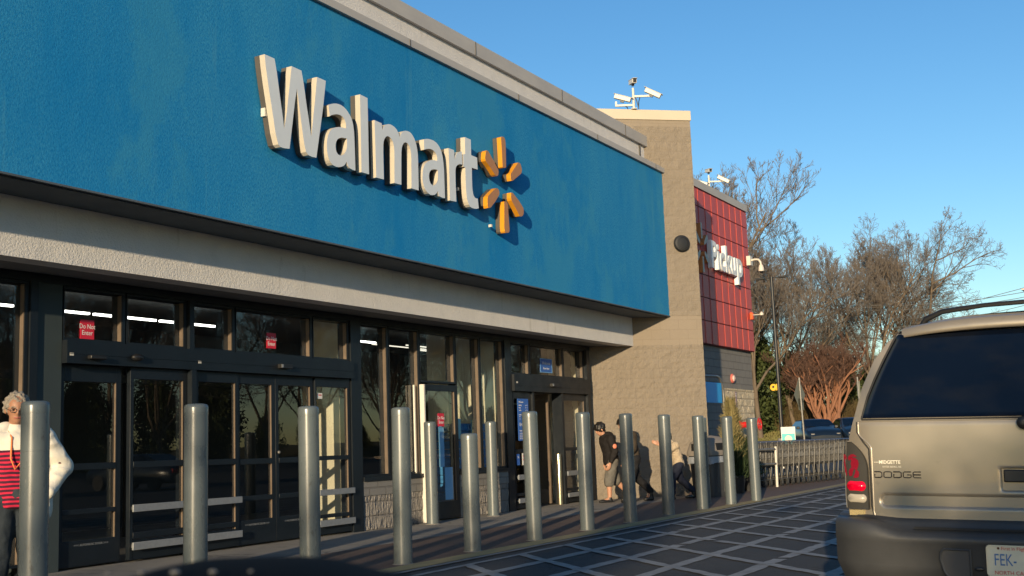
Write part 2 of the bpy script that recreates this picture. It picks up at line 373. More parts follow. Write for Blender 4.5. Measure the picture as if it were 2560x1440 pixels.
SPK=[[(15.645,5.987),(15.675,6.004),(15.721,6.013),(15.756,6.003),(15.775,5.977),(15.788,5.925),(15.783,5.72),(15.775,5.528),(15.752,5.513),(15.676,5.501),(15.661,5.513),(15.656,5.734)],[(15.176,5.675),(15.214,5.676),(15.251,5.657),(15.391,5.546),(15.521,5.438),(15.529,5.4),(15.513,5.357),(15.482,5.329),(15.448,5.323),(15.41,5.337),(15.262,5.434),(15.134,5.501),(15.121,5.532),(15.133,5.6),(15.149,5.649)],[(16.184,5.684),(16.223,5.688),(16.259,5.678),(16.289,5.622),(16.302,5.576),(16.275,5.522),(16.143,5.442),(15.97,5.341),(15.934,5.337),(15.918,5.379),(15.917,5.433),(15.932,5.457),(16.056,5.569)],[(15.421,5.124),(15.466,5.132),(15.512,5.114),(15.53,5.08),(15.522,5.038),(15.393,4.91),(15.244,4.791),(15.204,4.774),(15.166,4.768),(15.148,4.804),(15.149,4.895),(15.166,4.95),(15.286,5.037)],[(15.672,4.955),(15.718,4.965),(15.765,4.96),(15.789,4.923),(15.801,4.71),(15.813,4.518),(15.794,4.482),(15.756,4.466),(15.675,4.455),(15.655,4.475),(15.645,4.553),(15.663,4.796)],[(15.908,5.139),(15.955,5.145),(16.0,5.128),(16.154,5.053),(16.293,4.959),(16.312,4.914),(16.301,4.857),(16.262,4.817),(16.204,4.795),(16.168,4.798),(16.046,4.905),(15.918,5.012),(15.901,5.05)]]
# ================================================================== GROUND
def hz(x):
    if x < 33: return 0.0
    if x < 62:
        t = (x-33)/29; return .60*(t*t*(3-2*t))
    return .60 + (x-62)*.006
def gridsheet(name, m, xs, ys, zf, kind='structure'):
    mb = MB(); vs = [(x, y, zf(x, y)) for y in ys for x in xs]; n = len(xs); fs = []
    for j in range(len(ys)-1):
        for i in range(n-1):
            fs.append((j*n+i, j*n+i+1, (j+1)*n+i+1, (j+1)*n+i))
    mb.add(vs, fs, True)
    return tag(mb.build(name, m, fix=False), kind=kind)
lot_xs = [-900, -200, -60, -20, 0, 10, 20, 30] + [33 + i*1.5 for i in range(27)]
gridsheet('parking_lot', asphalt, lot_xs, [-900, -200, -60, -10, 0, 5, 10, 20, 60, 200], lambda x, y: hz(x))
grass_m = mat('winter grass', (.125, .105, .040), .95, col2=(.20, .14, .065), vscale=.7, bump=1.0, bscale=14, bdist=.08, fine=.5, fscale=9, spec=.1)
def bank(x, y):
    t = min(1, max(0, (x-72)/16)); return hz(72) + .16 + .85*(t*t*(3-2*t)) + max(0, x-88)*.012 + .05*noise.noise(Vector((x*.3, y*.3, 0)))
gridsheet('grass_bank', grass_m, [72+i*1.2 for i in range(30)] + [120, 160, 300, 900], [-900, -200] + [-60+i*3 for i in range(45)] + [200, 600], bank)
mb = MB()
for i in range(40):
    y0 = -50+i*3
    mb.box((71.75, y0+.01, hz(72)-.1), (72.0, y0+2.99, hz(72)+.17))
tag(mb.build('kerb', mat('pink concrete kerb', (.42, .33, .26), .8, col2=(.36, .29, .23), vscale=2)), kind='structure')

def sheet(name, m, x0, x1, y0, y1, z):
    mb = MB(); mb.quad((x0, y0, z), (x1, y0, z), (x1, y1, z), (x0, y1, z))
    return tag(mb.build(name, m, fix=False), kind='structure')
sheet('sidewalk', concrete, -30, 33.0, 6.30, 10.6, .004)
brick_pave = None
def pave_mat():
    m, nt, N, L, b = newmat('red brick paving')
    b.inputs['Roughness'].default_value = .8; b.inputs['Specular IOR Level'].default_value = .3
    br = N.new('ShaderNodeTexBrick'); L.new(mapvec(nt), br.inputs['Vector'])
    br.inputs['Scale'].default_value = 1; br.inputs['Brick Width'].default_value = .2; br.inputs['Row Height'].default_value = .1
    br.inputs['Mortar Size'].default_value = .006
    br.inputs['Color1'].default_value = (.155, .095, .076, 1); br.inputs['Color2'].default_value = (.12, .080, .067, 1); br.inputs['Mortar'].default_value = (.11, .088, .075, 1)
    v = mapvec(nt)
    c = mixrgb(nt, br.outputs[0], (.13, .095, .075), noisef(nt, v, 1.2, 5, .6))
    c = mixrgb(nt, c, (.10, .07, .06), noisef(nt, v, 40, 3, .6, .5, .8))
    L.new(c, b.inputs['Base Color'])
    bp = N.new('ShaderNodeBump'); bp.inputs['Strength'].default_value = .4; bp.inputs['Distance'].default_value = .004
    L.new(br.outputs['Fac'], bp.inputs['Height']); bp.invert = True; L.new(bp.outputs[0], b.inputs['Normal'])
    return m
sheet('brick_paving', pave_mat(), -30, 33.0, 6.68, 8.45, .008)
sheet('yellow_strip', yellow_p, -30, 31.5, 6.40, 6.675, .012)
# narrow concrete joint lines across the sidewalk
mb = MB()
for x in [i*1.52-.4 for i in range(-6, 21)]:
    mb.quad((x, 8.46, .0082), (x+.012, 8.46, .0082), (x+.012, 10.6, .0082), (x, 10.6, .0082))
tag(mb.build('sidewalk_joints', mat('sidewalk joint', (.09, .085, .08), .9), fix=False), kind='structure')  # plain dark joint colour

# painted crossing lattice with ragged edges
mb = MB()
rnd = random.Random(3)
def stripe(x0, y0, x1, y1, w, z, wob=.012, gaps=0.0):
    d = Vector((x1-x0, y1-y0, 0)); Ln = d.length; d.normalize(); n = Vector((-d.y, d.x, 0)); k = max(2, int(Ln/.12))
    a = []; b = []
    drift = 0
    for i in range(k+1):
        p = Vector((x0, y0, z)) + d*(Ln*i/k)
        drift = .9*drift + rnd.uniform(-1, 1)*.006
        a.append(p + n*(w/2 + drift + rnd.uniform(-wob, wob))); b.append(p + n*(-w/2 + drift + rnd.uniform(-wob, wob)))
    for i in range(k):
        if rnd.random() < gaps: continue
        mb.quad(b[i], b[i+1], a[i+1], a[i])
for y, wd in ((6.335, .075), (6.075, .085)): stripe(-6, y, 31, y-.03, wd, .0125 if y > 6.3 else .006, .008, .01)
for y in (5.46, 4.73, 4.00, 3.22, 2.48, 1.75, 1.02): stripe(-6, y, 31, y+.0, .135, .006, .010, .012)
mb2 = mb; mb = MB()
for i in range(-9, 24):
    xt = 9.84 + 1.075*i
    if xt < -2 or xt > 34: continue
    a, w_ = 43.5, .115
    L_ = 7.5
    stripe(xt, 6.04, xt - L_*math.cos(R(46)), 6.04 - L_*math.sin(R(46)), w_, .0095, .010, .02)
cw = MB(); cw.v = mb2.v; cw.f = mb2.f; cw.sm = mb2.sm; cw.mi = mb2.mi
cw.add(mb.v, mb.f)
tag(cw.build('crossing_paint', white_p, fix=False), kind='structure')

# ================================================================== STORE BUILDING
YF = 10.32
B = thing('store_building', 'long blue and grey stucco store front with a tan angled block wall at its end', 'building', (0, 10.32, 0))
Pc = Vector((23.43, 8.38, 0)); dA = Vector((math.cos(ANG45), math.sin(ANG45), 0)); nA = Vector((dA.y, -dA.x, 0))   # outward normal (towards -x,-y)
def onA(y): t = (Pc.y - y)/dA.y; return (Pc - dA*t).x        # x on the angled wall at given y
XL = -7.0
# blue wall box
mb = MB()
def slab(mb, y0, y1, z0, z1, xl=XL, gap=.004):
    xa0, xa1 = onA(y0)-gap, onA(y1)-gap
    vs = [(xl, y0, z0), (xa0, y0, z0), (xa1, y1, z0), (xl, y1, z0), (xl, y0, z1), (xa0, y0, z1), (xa1, y1, z1), (xl, y1, z1)]
    mb.add(vs, [(0,3,2,1),(4,5,6,7),(0,1,5,4),(1,2,6,5),(2,3,7,6),(3,0,4,7)])
slab(mb, 8.91, 10.2, 3.745, 6.83); mb.build('blue_wall', stucco_blue, B)
mb = MB(); slab(mb, 8.895, 8.93, 3.725, 3.744, gap=.01); slab(mb, 8.96, 10.2, 3.715, 3.7445, gap=.012)
mb.build('drip_edge', mat('weathered soffit', (.10, .12, .14), .8, col2=(.06, .08, .10), vscale=2), B)
mb = MB(); slab(mb, 8.86, 9.25, 6.832, 6.93); slab(mb, 8.90, 9.25, 6.93, 6.965, gap=.02); mb.build('wall_flashing', coping_m, B)
mb = MB(); slab(mb, 9.19, 9.6, 6.966, 7.40, gap=.01); mb.build('parapet', stucco_grey, B)
mb = MB(); slab(mb, 9.13, 9.7, 7.402, 7.63, gap=.014); mb.build('coping', coping_m, B)
mb = MB()
for x in (-3, 3.2, 9.4, 12.4, 15.6, 18.7, 21.6): mb.box((x, 9.122, 7.405), (x+.012, 9.1295, 7.628)); mb.box((x+.9, 8.852, 6.834), (x+.912, 8.8595, 6.928))
mb.box((22.42, 9.17, 6.967), (22.47, 9.1895, 7.40))
mb.build('coping_joint', mat('dark joint', (.10, .09, .075), .8), B)
mb = MB(); slab(mb, 9.54, 9.80, 3.12, 3.7149); mb.build('fascia', stucco_grey, B)
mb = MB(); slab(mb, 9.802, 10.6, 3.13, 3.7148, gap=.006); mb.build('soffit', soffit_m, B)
# body of the store behind
mb = MB(); mb.box((XL, 10.205, 3.75), (23.0, 60, 7.0)); mb.box((XL, 16.6, 0), (24, 60, 3.74)); mb.build('store_body', stucco_grey, B)

# angled tan wall (tower)
def angwall(z0, z1, m, name, proud=0.0, step=.03, amp=0.0):
    P0 = Pc - dA*3.2
    Lw = 3.2; mb = MB()
    nx = int(Lw/step)+1; nz = max(1, int((z1-z0)/step))
    vs = []
    for j in range(nz+1):
        for i in range(nx+1):
            u = Lw*i/nx; z = z0+(z1-z0)*j/nz
            p = P0 + dA*u + nA*proud; p.z = z
            if amp:
                r = (z / .2032) % 1; e = min(r, 1-r)*.2032
                k = min(1, e/.03)
                q = noise.noise(Vector((p.x*9, p.y*9, z*11))) + .6*noise.noise(Vector((p.x*22, p.y*22, z*24)))
                p = p + nA*(amp*k*(.6+q))
            vs.append(p)
    fs = []
    for j in range(nz):
        for i in range(nx):
            a = j*(nx+1)+i; fs.append((a, a+1, a+nx+2, a+nx+1))
    mb.add(vs, fs, amp > 0)
    # return side facing +x and back
    e0 = P0 + dA*Lw + nA*proud; e1 = Pc + Vector((.02, 1.9, 0))
    mb.add([(e0.x, e0.y, z0), (e1.x, e1.y, z0), (e1.x, e1.y, z1), (e0.x, e0.y, z1)], [(0, 1, 2, 3)])
    return mb.build(name, m, B, fix=False)
angwall(0, 3.13, split_tan, 'angled_wall', 0, .022, .016)
angwall(3.13, 3.745, smooth_tan, 'smooth_course', .004, .5)
angwall(3.745, 7.86, split_tan, 'angled_wall', 0, .03, .016)
angwall(7.86, 8.0, smooth_tan, 'smooth_course', .004, .5)
mb = MB(); P0 = Pc - dA*2.75 + nA*.03; P1 = Pc + dA*.02 + nA*.03; q1 = P1 - nA*2.2 ; q0 = P0 - nA*2.2
mb.prism([(p.x, p.y) for p in (P0, P1, q1, q0)], lambda u, v, w: Vector((u, v, 8.0+w)), .22); mb.build('wall_cap', cap_m, B, bevel=.006)
mb = MB(); P0 = Pc - dA*3.1 - nA*.06; P1 = Pc - nA*.06 - dA*.02
mb.prism([(p.x, p.y) for p in (P0, P1, Pc+Vector((0, 1.9, 0)), Vector((21.9, 12, 0)))], lambda u, v, w: Vector((u, v, .0+w)), 7.99); mb.build('wall_core', smooth_tan, B)

# ---- storefront framing ------------------------------------------------------------
def fbox(mb, x0, x1, z0, z1, y0=10.26, y1=10.40, mi=0): mb.box((x0, y0, z0), (x1, y1, z1), mi)
H = 3.12
def window(x0, x1, z0, z1, jamb=.05, right_lit=True, depth=.17, name='window_frame', deep=None, m=None):
    """recessed pane with its own frame and a sunlit-coloured strip on the right jamb; returns the frame"""
    jamb = .045; mb = MB(); y0 = 10.245
    fbox(mb, x0, x0+.012, z0, z1, y0, y0+depth); fbox(mb, x1-jamb, x1, z0, z1, y0, y0+depth)
    fbox(mb, x0+.012, x1-jamb, z0, z0+.03, y0, y0+depth); fbox(mb, x0+.012, x1-jamb, z1-.03, z1, y0, y0+depth)
    fr = mb.build(name, m or frame_dark, B)
    pb = MB(); pb.quad((x0+.01, 10.318, z0+.01), (x1-jamb+.002, 10.318, z0+.01), (x1-jamb+.002, 10.318, z1-.01), (x0+.01, 10.318, z1-.01))
    pb.build('pane', glass_m, fr, fix=False)
    sb = MB(); fbox(sb, x1-jamb-.008, x1-jamb-.0003, z0+.031, z1-.031, y0+.012, 10.314); sb.build('sunlit_strip', frame_lit, fr)  # brightens only the sun-facing jamb; the sunlight is in its colour
    return fr
# big dark members: posts and header
mb = MB()
fbox(mb, XL, 21.75, 3.035, 3.118, 10.24, 10.42)
for a, b in ((8.105, 8.20), (13.60, 13.84), (18.14, 18.37)):
    fbox(mb, a, b, 0, 3.034, 10.22, 10.44)
mb.build('storefront_frame', frame_dark, B)
mb = MB(); mb.box((8.202, 10.25, 0), (8.53, 10.6, 3.034)); mb.build('pilaster', mat('dark green pilaster', (.035, .05, .052), .7, col2=(.028, .04, .044), vscale=2), B)
# left-most big window
window(5.0, 8.10, .10, 3.03, .04)
mb = MB(); mb.box((XL, 10.26, 0), (4.99, 10.5, 3.03)); mb.build('store_wall', frame_dark, B)

def litjamb(x, z0, z1, w=.05, d=.20):
    mb = MB(); mb.box((x-w, 10.19, z0), (x, 10.19+d, z1)); return mb
# transoms of the left door bay
for x0, x1 in ((8.545, 9.40), (9.42, 10.36), (10.45, 11.20), (11.22, 12.75), (12.77, 13.59)):
    window(x0, x1, 2.44, 3.03, .10 if x0 != 8.545 else .09)
# head bars
def headbar(x0, x1, zb, zt):
    mb = MB(); fbox(mb, x0, x1, zb, zt, 10.17, 10.42); fbox(mb, x0, x1, zb+.10, zb+.105, 10.164, 10.17)
    return mb.build('door_header', frame_dark, B)
headbar(8.535, 13.595, 2.19, 2.438)
headbar(18.375, 21.60, 2.13, 2.43)
mb = MB(); mb.box((10.368, 10.165, 0), (10.442, 10.43, 2.188)); mb.build('door_post', frame_dark, B)
mb = MB(); mb.box((10.368, 10.20, 2.44), (10.442, 10.43, 3.033)); mb.build('door_post', frame_dark, B)

def door(x0, x1, rails, top=2.185, bot=.03, jl=.05, jr=.07, bars=(), y=10.24, name='sliding_door', kick=.3, head=.13):
    mb = MB(); y1 = y+.06
    mb.box((x0, y, bot), (x0+jl, y1, top)); mb.box((x1-jr, y, bot), (x1, y1, top))
    mb.box((x0+jl, y, top-head), (x1-jr, y1, top)); mb.box((x0+jl, y, bot), (x1-jr, y1, kick))
    for a, b in rails: mb.box((x0+jl, y-.004, a), (x1-jr, y1, b))
    o = mb.build(name, frame_dark, B, bevel=.003)
    pb = MB(); pb.quad((x0+jl-.003, y+.03, kick), (x1-jr+.003, y+.03, kick), (x1-jr+.003, y+.03, top-head), (x0+jl-.003, y+.03, top-head))
    pb.build('pane', glass_m, o, fix=False)
    sb = MB(); sb.box((x1-jr-.006, y+.003, kick+.002), (x1-jr-.0003, y+.028, top-head-.002)); sb.build('sunlit_strip', frame_lit, o)  # sun-facing jamb only, in the sunlit frame colour
    for a, b in bars:
        bb = MB(); bb.box((x0-.01, y-.075, a), (x1-.01, y-.05, b))
        for xx in (x0+.03, x1-.06): bb.box((xx, y-.05, a+.02), (xx+.03, y-.001, b-.02))
        bb.build('guard_bar', bar_grey, o, bevel=.004)
    return o
GB = ((.56, .64), (.14, .225))
door(8.56, 9.40, ((1.05, 1.12), (.58, .63)), y=10.30, head=.18)
door(9.48, 10.36, ((1.05, 1.12), (.26, .33)), bars=GB, kick=.24, jl=.05, jr=.06)
door(10.45, 11.25, ((1.04, 1.11), (.27, .33)), bars=GB, kick=.24, jl=.10, jr=.05)
door(11.27, 11.98, ((1.03, 1.10), (.57, .63)), jl=.03, jr=.07, y=10.26, kick=.33)
door(11.985, 12.77, ((1.03, 1.10), (.57, .63)), jl=.06, jr=.06, y=10.26, kick=.33)
door(12.79, 13.585, ((1.04, 1.10), (.25, .30)), bars=GB, kick=.22, jl=.03, jr=.06)
# storefront bay: two panes, service door, two panes over low masonry walls
for x0, x1 in ((13.85, 14.57), (14.59, 15.42)): window(x0, x1, .77, 3.03, .12)
window(15.44, 16.50, 2.20, 3.03, .10)
for x0, x1 in ((16.52, 17.30), (17.32, 18.135)): window(x0, x1, .77, 3.03, .12)
mb = MB(); mb.box((13.85, 10.20, .71), (15.40, 10.42, .768)); mb.box((16.50, 10.20, .71), (18.135, 10.42, .768)); mb.build('window_sill', frame_dark, B)
def lowwall(x0, x1):
    mb = MB(); st = .02; nx = int((x1-x0)/st); nz = int(.50/st); vs = []; fs = []
    for j in range(nz+1):
        for i in range(nx+1):
            x = x0+(x1-x0)*i/nx; z = .50*j/nz
            e = min((z % .2032), .2032 - (z % .2032)); k = min(1, e/.02)
            q = noise.noise(Vector((x*26, 0, z*6))) + .5*noise.noise(Vector((x*50, 3, z*16)))
            vs.append((x, 10.245 - .014*k*(.5+q), z))
    for j in range(nz):
        for i in range(nx):
            a = j*(nx+1)+i; fs.append((a, a+1, a+nx+2, a+nx+1))
    mb.add(vs, fs, False); mb.quad((x0, 10.245, 0), (x0, 10.4, 0), (x0, 10.4, .5), (x0, 10.245, .5)); mb.quad((x1, 10.245, 0), (x1, 10.4, 0), (x1, 10.4, .5), (x1, 10.245, .5))
    mb.build('low_wall', split_grey, B, fix=False)
    mb = MB(); mb.box((x0, 10.225, .501), (x1, 10.4, .709)); mb.build('wall_ledge', smooth_grey, B)
lowwall(13.85, 15.40); lowwall(16.50, 18.135)
white_jamb = mat('white jamb paint', (.60, .58, .52), .5, col2=(.66, .64, .58), vscale=8)
mb = MB(); mb.box((15.405, 10.165, .01), (15.44, 10.25, 2.16)); mb.box((15.24, 10.235, .78), (15.262, 10.262, 2.15)); mb.build('door_jamb', white_jamb, B)
door(15.445, 16.49, ((.0, .001),), top=2.17, head=.10, jl=.05, jr=.09, kick=.30, y=10.22, name='service_door')
# right-hand entrance
for x0, x1 in ((18.375, 19.12), (19.14, 20.52), (20.54, 21.45)): window(x0, x1, 2.435, 3.03, .10)
door(18.42, 19.10, ((1.02, 1.08), (.25, .30)), top=2.125, bars=((.54, .63), (.13, .21)), kick=.22, jl=.03, jr=.08)
for a_, b_, c_, d_ in ((19.105, 19.17, 10.20, 2.128), (20.30, 20.38, 10.20, 2.128), (21.46, 21.60, 10.18, 3.03)): mb = MB(); mb.box((a_, c_, 0), (b_, 10.42, d_)); mb.build('door_post', frame_dark, B)
door(20.39, 21.45, ((1.02, 1.08), (.25, .30)), top=2.125, bars=((.54, .63), (.13, .21)), kick=.22, jl=.06, jr=.08)
# open leaf folded inside
mb = MB(); mb.box((20.16, 10.44, .03), (20.20, 10.50, 2.12)); mb.box((20.16, 10.98, .03), (20.20, 11.04, 2.12)); mb.box((20.16, 10.5, 2.02), (20.20, 10.98, 2.12)); mb.box((20.16, 10.5, .03), (20.20, 10.98, .3)); mb.build('open_door_leaf', frame_lit, B)

# interiors
for x, a, b in ((13.64, 10.45, 11.15), (18.16, 10.46, 11.9), (21.52, 10.43, 11.1)):
    mb = MB(); mb.box((x, a, 0.0), (x+.16, b, 3.3)); mb.build('partition_wall', interior_m, B)
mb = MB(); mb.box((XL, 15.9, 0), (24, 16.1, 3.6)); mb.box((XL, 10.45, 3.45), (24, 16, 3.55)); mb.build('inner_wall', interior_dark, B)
mb = MB()
for x in (9.5, 11.0, 12.6, 19.4): mb.box((x, 13.7, 0), (x+.05, 13.76, 3.4))
mb.box((8, 13.7, 2.3), (21.5, 13.76, 2.42)); mb.build('inner_door_frame', frame_dark, B)
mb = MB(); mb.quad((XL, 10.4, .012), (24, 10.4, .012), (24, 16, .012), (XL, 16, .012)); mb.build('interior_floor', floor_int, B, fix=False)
mb = MB()
x = 8.9
for ln in (1.15,)*4: mb.box((x, 13.0, 3.18), (x+ln, 13.05, 3.21)); x += ln+.09
mb.box((16.6, 13.0, 3.18), (17.35, 13.05, 3.21)); mb.box((17.42, 13.0, 3.18), (18.1, 13.05, 3.21))
mb.build('ceiling_light', tube_m, B)
mb = MB()
for y, z in ((12.2, 3.0), (12.5, 3.12), (13.3, 3.2)): mb.box((18.4, y, z), (21.4, y+.03, z+.02))
mb.build('ceiling_light', mat('dim lamp', (.8, .8, .7), .5, emit=(1, .93, .75, 1.0)), B)

# sensors over the doors and stickers
mb = MB(); mb.box((11.93, 10.10, 2.27), (12.16, 10.169, 2.325)); mb.box((11.93, 10.095, 2.275), (11.97, 10.10, 2.32), 1); mb.build('door_sensor', [black_m, bar_grey], B, bevel=.008)
mb = MB(); mb.box((19.75, 10.10, 2.24), (20.02, 10.169, 2.30)); mb.box((19.75, 10.094, 2.245), (19.80, 10.10, 2.295), 1); mb.build('door_sensor', [black_m, bar_grey], B, bevel=.008)
mb = MB(); mb.ball((9.49, 10.14, 2.29), .07, sc=(1.2, .6, .6)); mb.build('door_sensor', black_m, B)
mb = MB(); mb.box((8.80, 10.10, 2.24), (9.02, 10.169, 2.285)); mb.build('door_sensor', black_m, B, bevel=.01)
for x_ in (10.475, 8.57, 18.45): mb = MB(); mb.box((x_, 10.166, 2.27), (x_+.05, 10.1695, 2.30)); mb.build('header_sticker', white_m, B)
def kickmark(x0, x1, y, z):
    mb = MB(); text_mb('AUTOMATIC DOOR', .034, lambda u, v, w: Vector(((x0+x1)/2+u, y-.001-w, z+v)), .001, mb=mb)
    text_mb('<<<', .04, lambda u, v, w: Vector((x0+.02+u, y-.001-w, z+v)), .001, mb=mb); text_mb('>>>', .04, lambda u, v, w: Vector((x1-.02+u, y-.001-w, z+v)), .001, mb=mb)
    mb.build('door_sticker', bar_grey, B, fix=False)
kickmark(8.78, 9.22, 10.30, .25); kickmark(11.40, 11.83, 10.26, .27); kickmark(12.16, 12.56, 10.26, .27)
mb = MB(); mb.ball((12.02, 10.235, 1.17), .022); mb.build('door_lock', steel_m, B)

# wing with the red panels
W0, W1 = 23.6, 32.90
mb = MB(); mb.box((W0, 10.33, 2.50), (W1, 40, 3.60)); mb.build('wing_wall', smooth_grey, B)
mb = MB(); mb.box((W0, 10.331, 2.496), (30.30, 10.6, 0.0)); mb.build('wing_wall', smooth_grey, B)
mb = MB(); st = .03; x0, x1, z1 = 30.30, W1, 2.499; nx = int((x1-x0)/st); nz = int(z1/st); vs = []; fs = []
for j in range(nz+1):
    for i in range(nx+1):
        x = x0+(x1-x0)*i/nx; z = z1*j/nz; e = min((z % .2032), .2032-(z % .2032)); k = min(1, e/.025)
        vs.append((x, 10.33-.02*k*(.6+noise.noise(Vector((x*14, 1, z*7)))), z))
for j in range(nz):
    for i in range(nx):
        a = j*(nx+1)+i; fs.append((a, a+1, a+nx+2, a+nx+1))
mb.add(vs, fs, False); mb.quad((x1, 10.33, 0), (x1, 40, 0), (x1, 40, z1), (x1, 10.33, z1)); mb.build('split_face_wall', split_cream, B, fix=False)
mb = MB(); mb.box((W0, 10.25, 3.601), (W1+.03, 40, 7.74)); mb.build('panel_backing', panel_back, B)
mb = MB()
xs = [W1+.05-.515*i for i in range(19)]; zs = [3.61, 4.22, 4.83, 5.44, 6.05, 6.66, 7.25, 7.735]
for i in range(18):
    for j in range(7):
        mb.box((xs[i+1]+.004, 10.22, zs[j]+.014), (xs[i]-.004, 10.2495, zs[j+1]-.014)); mb.box((xs[i+1]-.007, 10.207, zs[j]+.014), (xs[i+1]+.006, 10.2195, zs[j+1]-.014))
mb.build('red_panels', panel_red, B)
mb = MB(); mb.box((W0, 10.18, 7.742), (W1+.08, 40, 7.95)); mb.build('coping', coping_m, B)
# ================================================================== SIGNS
from mathutils.geometry import tessellate_polygon
def outline(mb, polys, f, w0, w1, cap_mi=0, side_mi=0, back=True):
    flat = [p for pl in polys for p in pl]
    tris = tessellate_polygon([[Vector((u, v, 0)) for u, v in pl] for pl in polys])
    mb.add([f(u, v, w1) for u, v in flat], [tuple(t) for t in tris], False, cap_mi)
    if back: mb.add([f(u, v, w0) for u, v in flat], [tuple(t) for t in tris], False, cap_mi)
    for pl in polys:
        n = len(pl)
        mb.add([f(u, v, w0) for u, v in pl] + [f(u, v, w1) for u, v in pl], [(i, (i+1) % n, n+(i+1) % n, n+i) for i in range(n)], False, side_mi)
S = thing('store_sign', 'big white channel letter sign with amber rays on the blue wall', 'sign', (12.5, 8.9, 5.2))
wf = fac(8.906)
for k in ('W', 'a', 'l', 'm', 'a2', 'r', 't'):
    mb = MB(); outline(mb, LET[k], wf, .088, .168, 0, 1); outline(mb, LET[k], wf, .012, .086, 2, 2)
    mb.build('sign_letter', [letter_face, letter_trim, letter_back], S, fix=False)
for pl in SPK:
    mb = MB(); outline(mb, [pl], wf, .088, .168, 0, 1); outline(mb, [pl], wf, .012, .086, 2, 2)
    mb.build('sign_ray', [amber_face, amber_trim, letter_back], S, fix=False)
for x, z, a, b in ((10.178, 5.06, .06, .10), (14.44, 4.93, .05, .045), (15.40, 4.52, .05, .04)):
    mb = MB(); mb.box((x-.006, 8.828, z), (x+.03, 8.828+a, z+b)); mb.build('maker_tag', white_m, S)

S2 = thing('pickup_sign', 'small white lettering sign with amber rays on the red panel wing', 'sign', (30.5, 10.2, 6.0))
f2 = fac(10.21)
mb = text_mb('Pickup', 1.0, lambda u, v, w: Vector((u, w, v)), .12, bold=.022, align='LEFT')
us = [p[0] for p in mb.v]; vs_ = [p[2] for p in mb.v]; u0, u1, v0, v1 = min(us), max(us), min(vs_), max(vs_)
# descender bottom -> 5.41, cap top -> 6.39 ; x 29.20 -> 31.82
mb.v = [(29.24+(p[0]-u0)/(u1-u0)*2.60, 10.13+p[1], 5.41+(p[2]-v0)/(v1-v0)*.98) for p in mb.v]
mb.build('sign_lettering', letter_face, S2)
for pl in SPK:
    q = [(28.36+(u-15.50)*.78, 6.04+(v-5.18)*.85) for u, v in pl]
    mb = MB(); outline(mb, [q], f2, .02, .15, 0, 1); mb.build('sign_ray', [letter_trim, amber_face], S2, fix=False)
mb = text_mb('&', .12, lambda u, v, w: Vector((30.95+u*2.5, 10.212-w, 5.33+v)), .002); mb.build('faded_mark', mat('faded paint', (.5, .16, .13), .8), S2)

def poster(name, label, x0, x1, z0, z1, y, col, lines, border=None, th=.006, cat='sign', group=None):
    """lines: (text, size, v-from-top, colour material, x-scale)"""
    t = thing(name, label, cat, ((x0+x1)/2, y, z0), group=group)
    mb = MB(); mb.box((x0, y-th, z0), (x1, y, z1)); mb.build('panel', col, t, bevel=.0)
    if border:
        mb = MB(); b = .008
        for a, bb in (((x0, z0), (x1, z0+b)), ((x0, z1-b), (x1, z1)), ((x0, z0+b), (x0+b, z1-b)), ((x1-b, z0+b), (x1, z1-b))):
            mb.box((a[0], y-th-.002, a[1]), (bb[0], y-th-.0002, bb[1]))
        mb.build('border', border, t)
    mb = MB()
    for tx, sz, dv, xs, al in lines:
        cx = {'CENTER': (x0+x1)/2, 'LEFT': x0+.04, 'RIGHT': x1-.04}[al]
        text_mb(tx, sz, lambda u, v, w: Vector((cx+u*xs, y-th-.0015-w, z1-dv+v)), .001, mb=mb, align=al)
    if lines: mb.build('lettering', txt_white if col is not paper_m else txt_red, t, fix=False)
    return t
txt_white = mat('white print', (.75, .75, .75), .6); txt_red = mat('red print', (.55, .03, .04), .6)
sign_red = mat('red notice', (.62, .02, .05), .5); sign_blue = mat('blue notice', (.035, .13, .45), .5); paper_m = mat('white paper', (.7, .68, .64), .7)
sky_paper = mat('pale blue poster', (.28, .58, .85), .6, col2=(.20, .48, .78), vscale=8)
DN = (('Do Not', .075, .075, .9, 'CENTER'), ('Enter', .075, .145, .9, 'CENTER'))
poster('notice_sign', 'red do not enter notice in the transom left of the round door sensor', 8.82, 9.01, 2.475, 2.69, 10.312, sign_red, DN, group='red entry notices on the glass')
poster('notice_sign', 'red do not enter notice in the wide transom above the double door', 11.88, 12.06, 2.545, 2.75, 10.312, sign_red, DN, group='red entry notices on the glass')
poster('notice_sign', 'red do not enter notice on the glass of the narrow service door', 15.90, 16.08, 1.50, 1.71, 10.238, sign_red, DN, group='red entry notices on the glass')
poster('welcome_sign', 'blue welcome sign with pale border in the transom above the open entrance', 19.66, 20.15, 2.52, 2.79, 10.312, sign_blue, (('Welcome', .085, .09, 1.0, 'CENTER'), ('Enter Here', .055, .19, 1.0, 'CENTER')), border=sky_paper)
hl = [('Welcome', .045, .06, 1, 'LEFT')]
for i, (a, b) in enumerate((('Monday', '6 - 11'), ('Friday', '6 - 11'), ('Sunday', '6 - 11'))):
    hl += [(a, .032, .12+.045*i, 1, 'LEFT'), (b, .032, .12+.045*i, 1, 'RIGHT')]
for k, (a, b) in enumerate((('Pharmacy', 'Services'), ('9 - 7', '8 - 8'), ('9 - 5', '9 - 6'))):
    hl += [(a, .030, .29+.04*k, 1, 'LEFT'), (b, .030, .29+.04*k, 1, 'RIGHT')]
hl += [('8 6 0 11', .095, .47, 1, 'CENTER'), ('Notice', .035, .58, 1, 'LEFT')]
hl += [('open every day of the week', .026, .625+.032*k, .95, 'LEFT') for k in range(4)]
poster('hours_poster', 'tall blue opening hours poster on the entrance side glass', 18.56, 18.97, 1.235, 1.995, 10.232, sign_blue, hl)
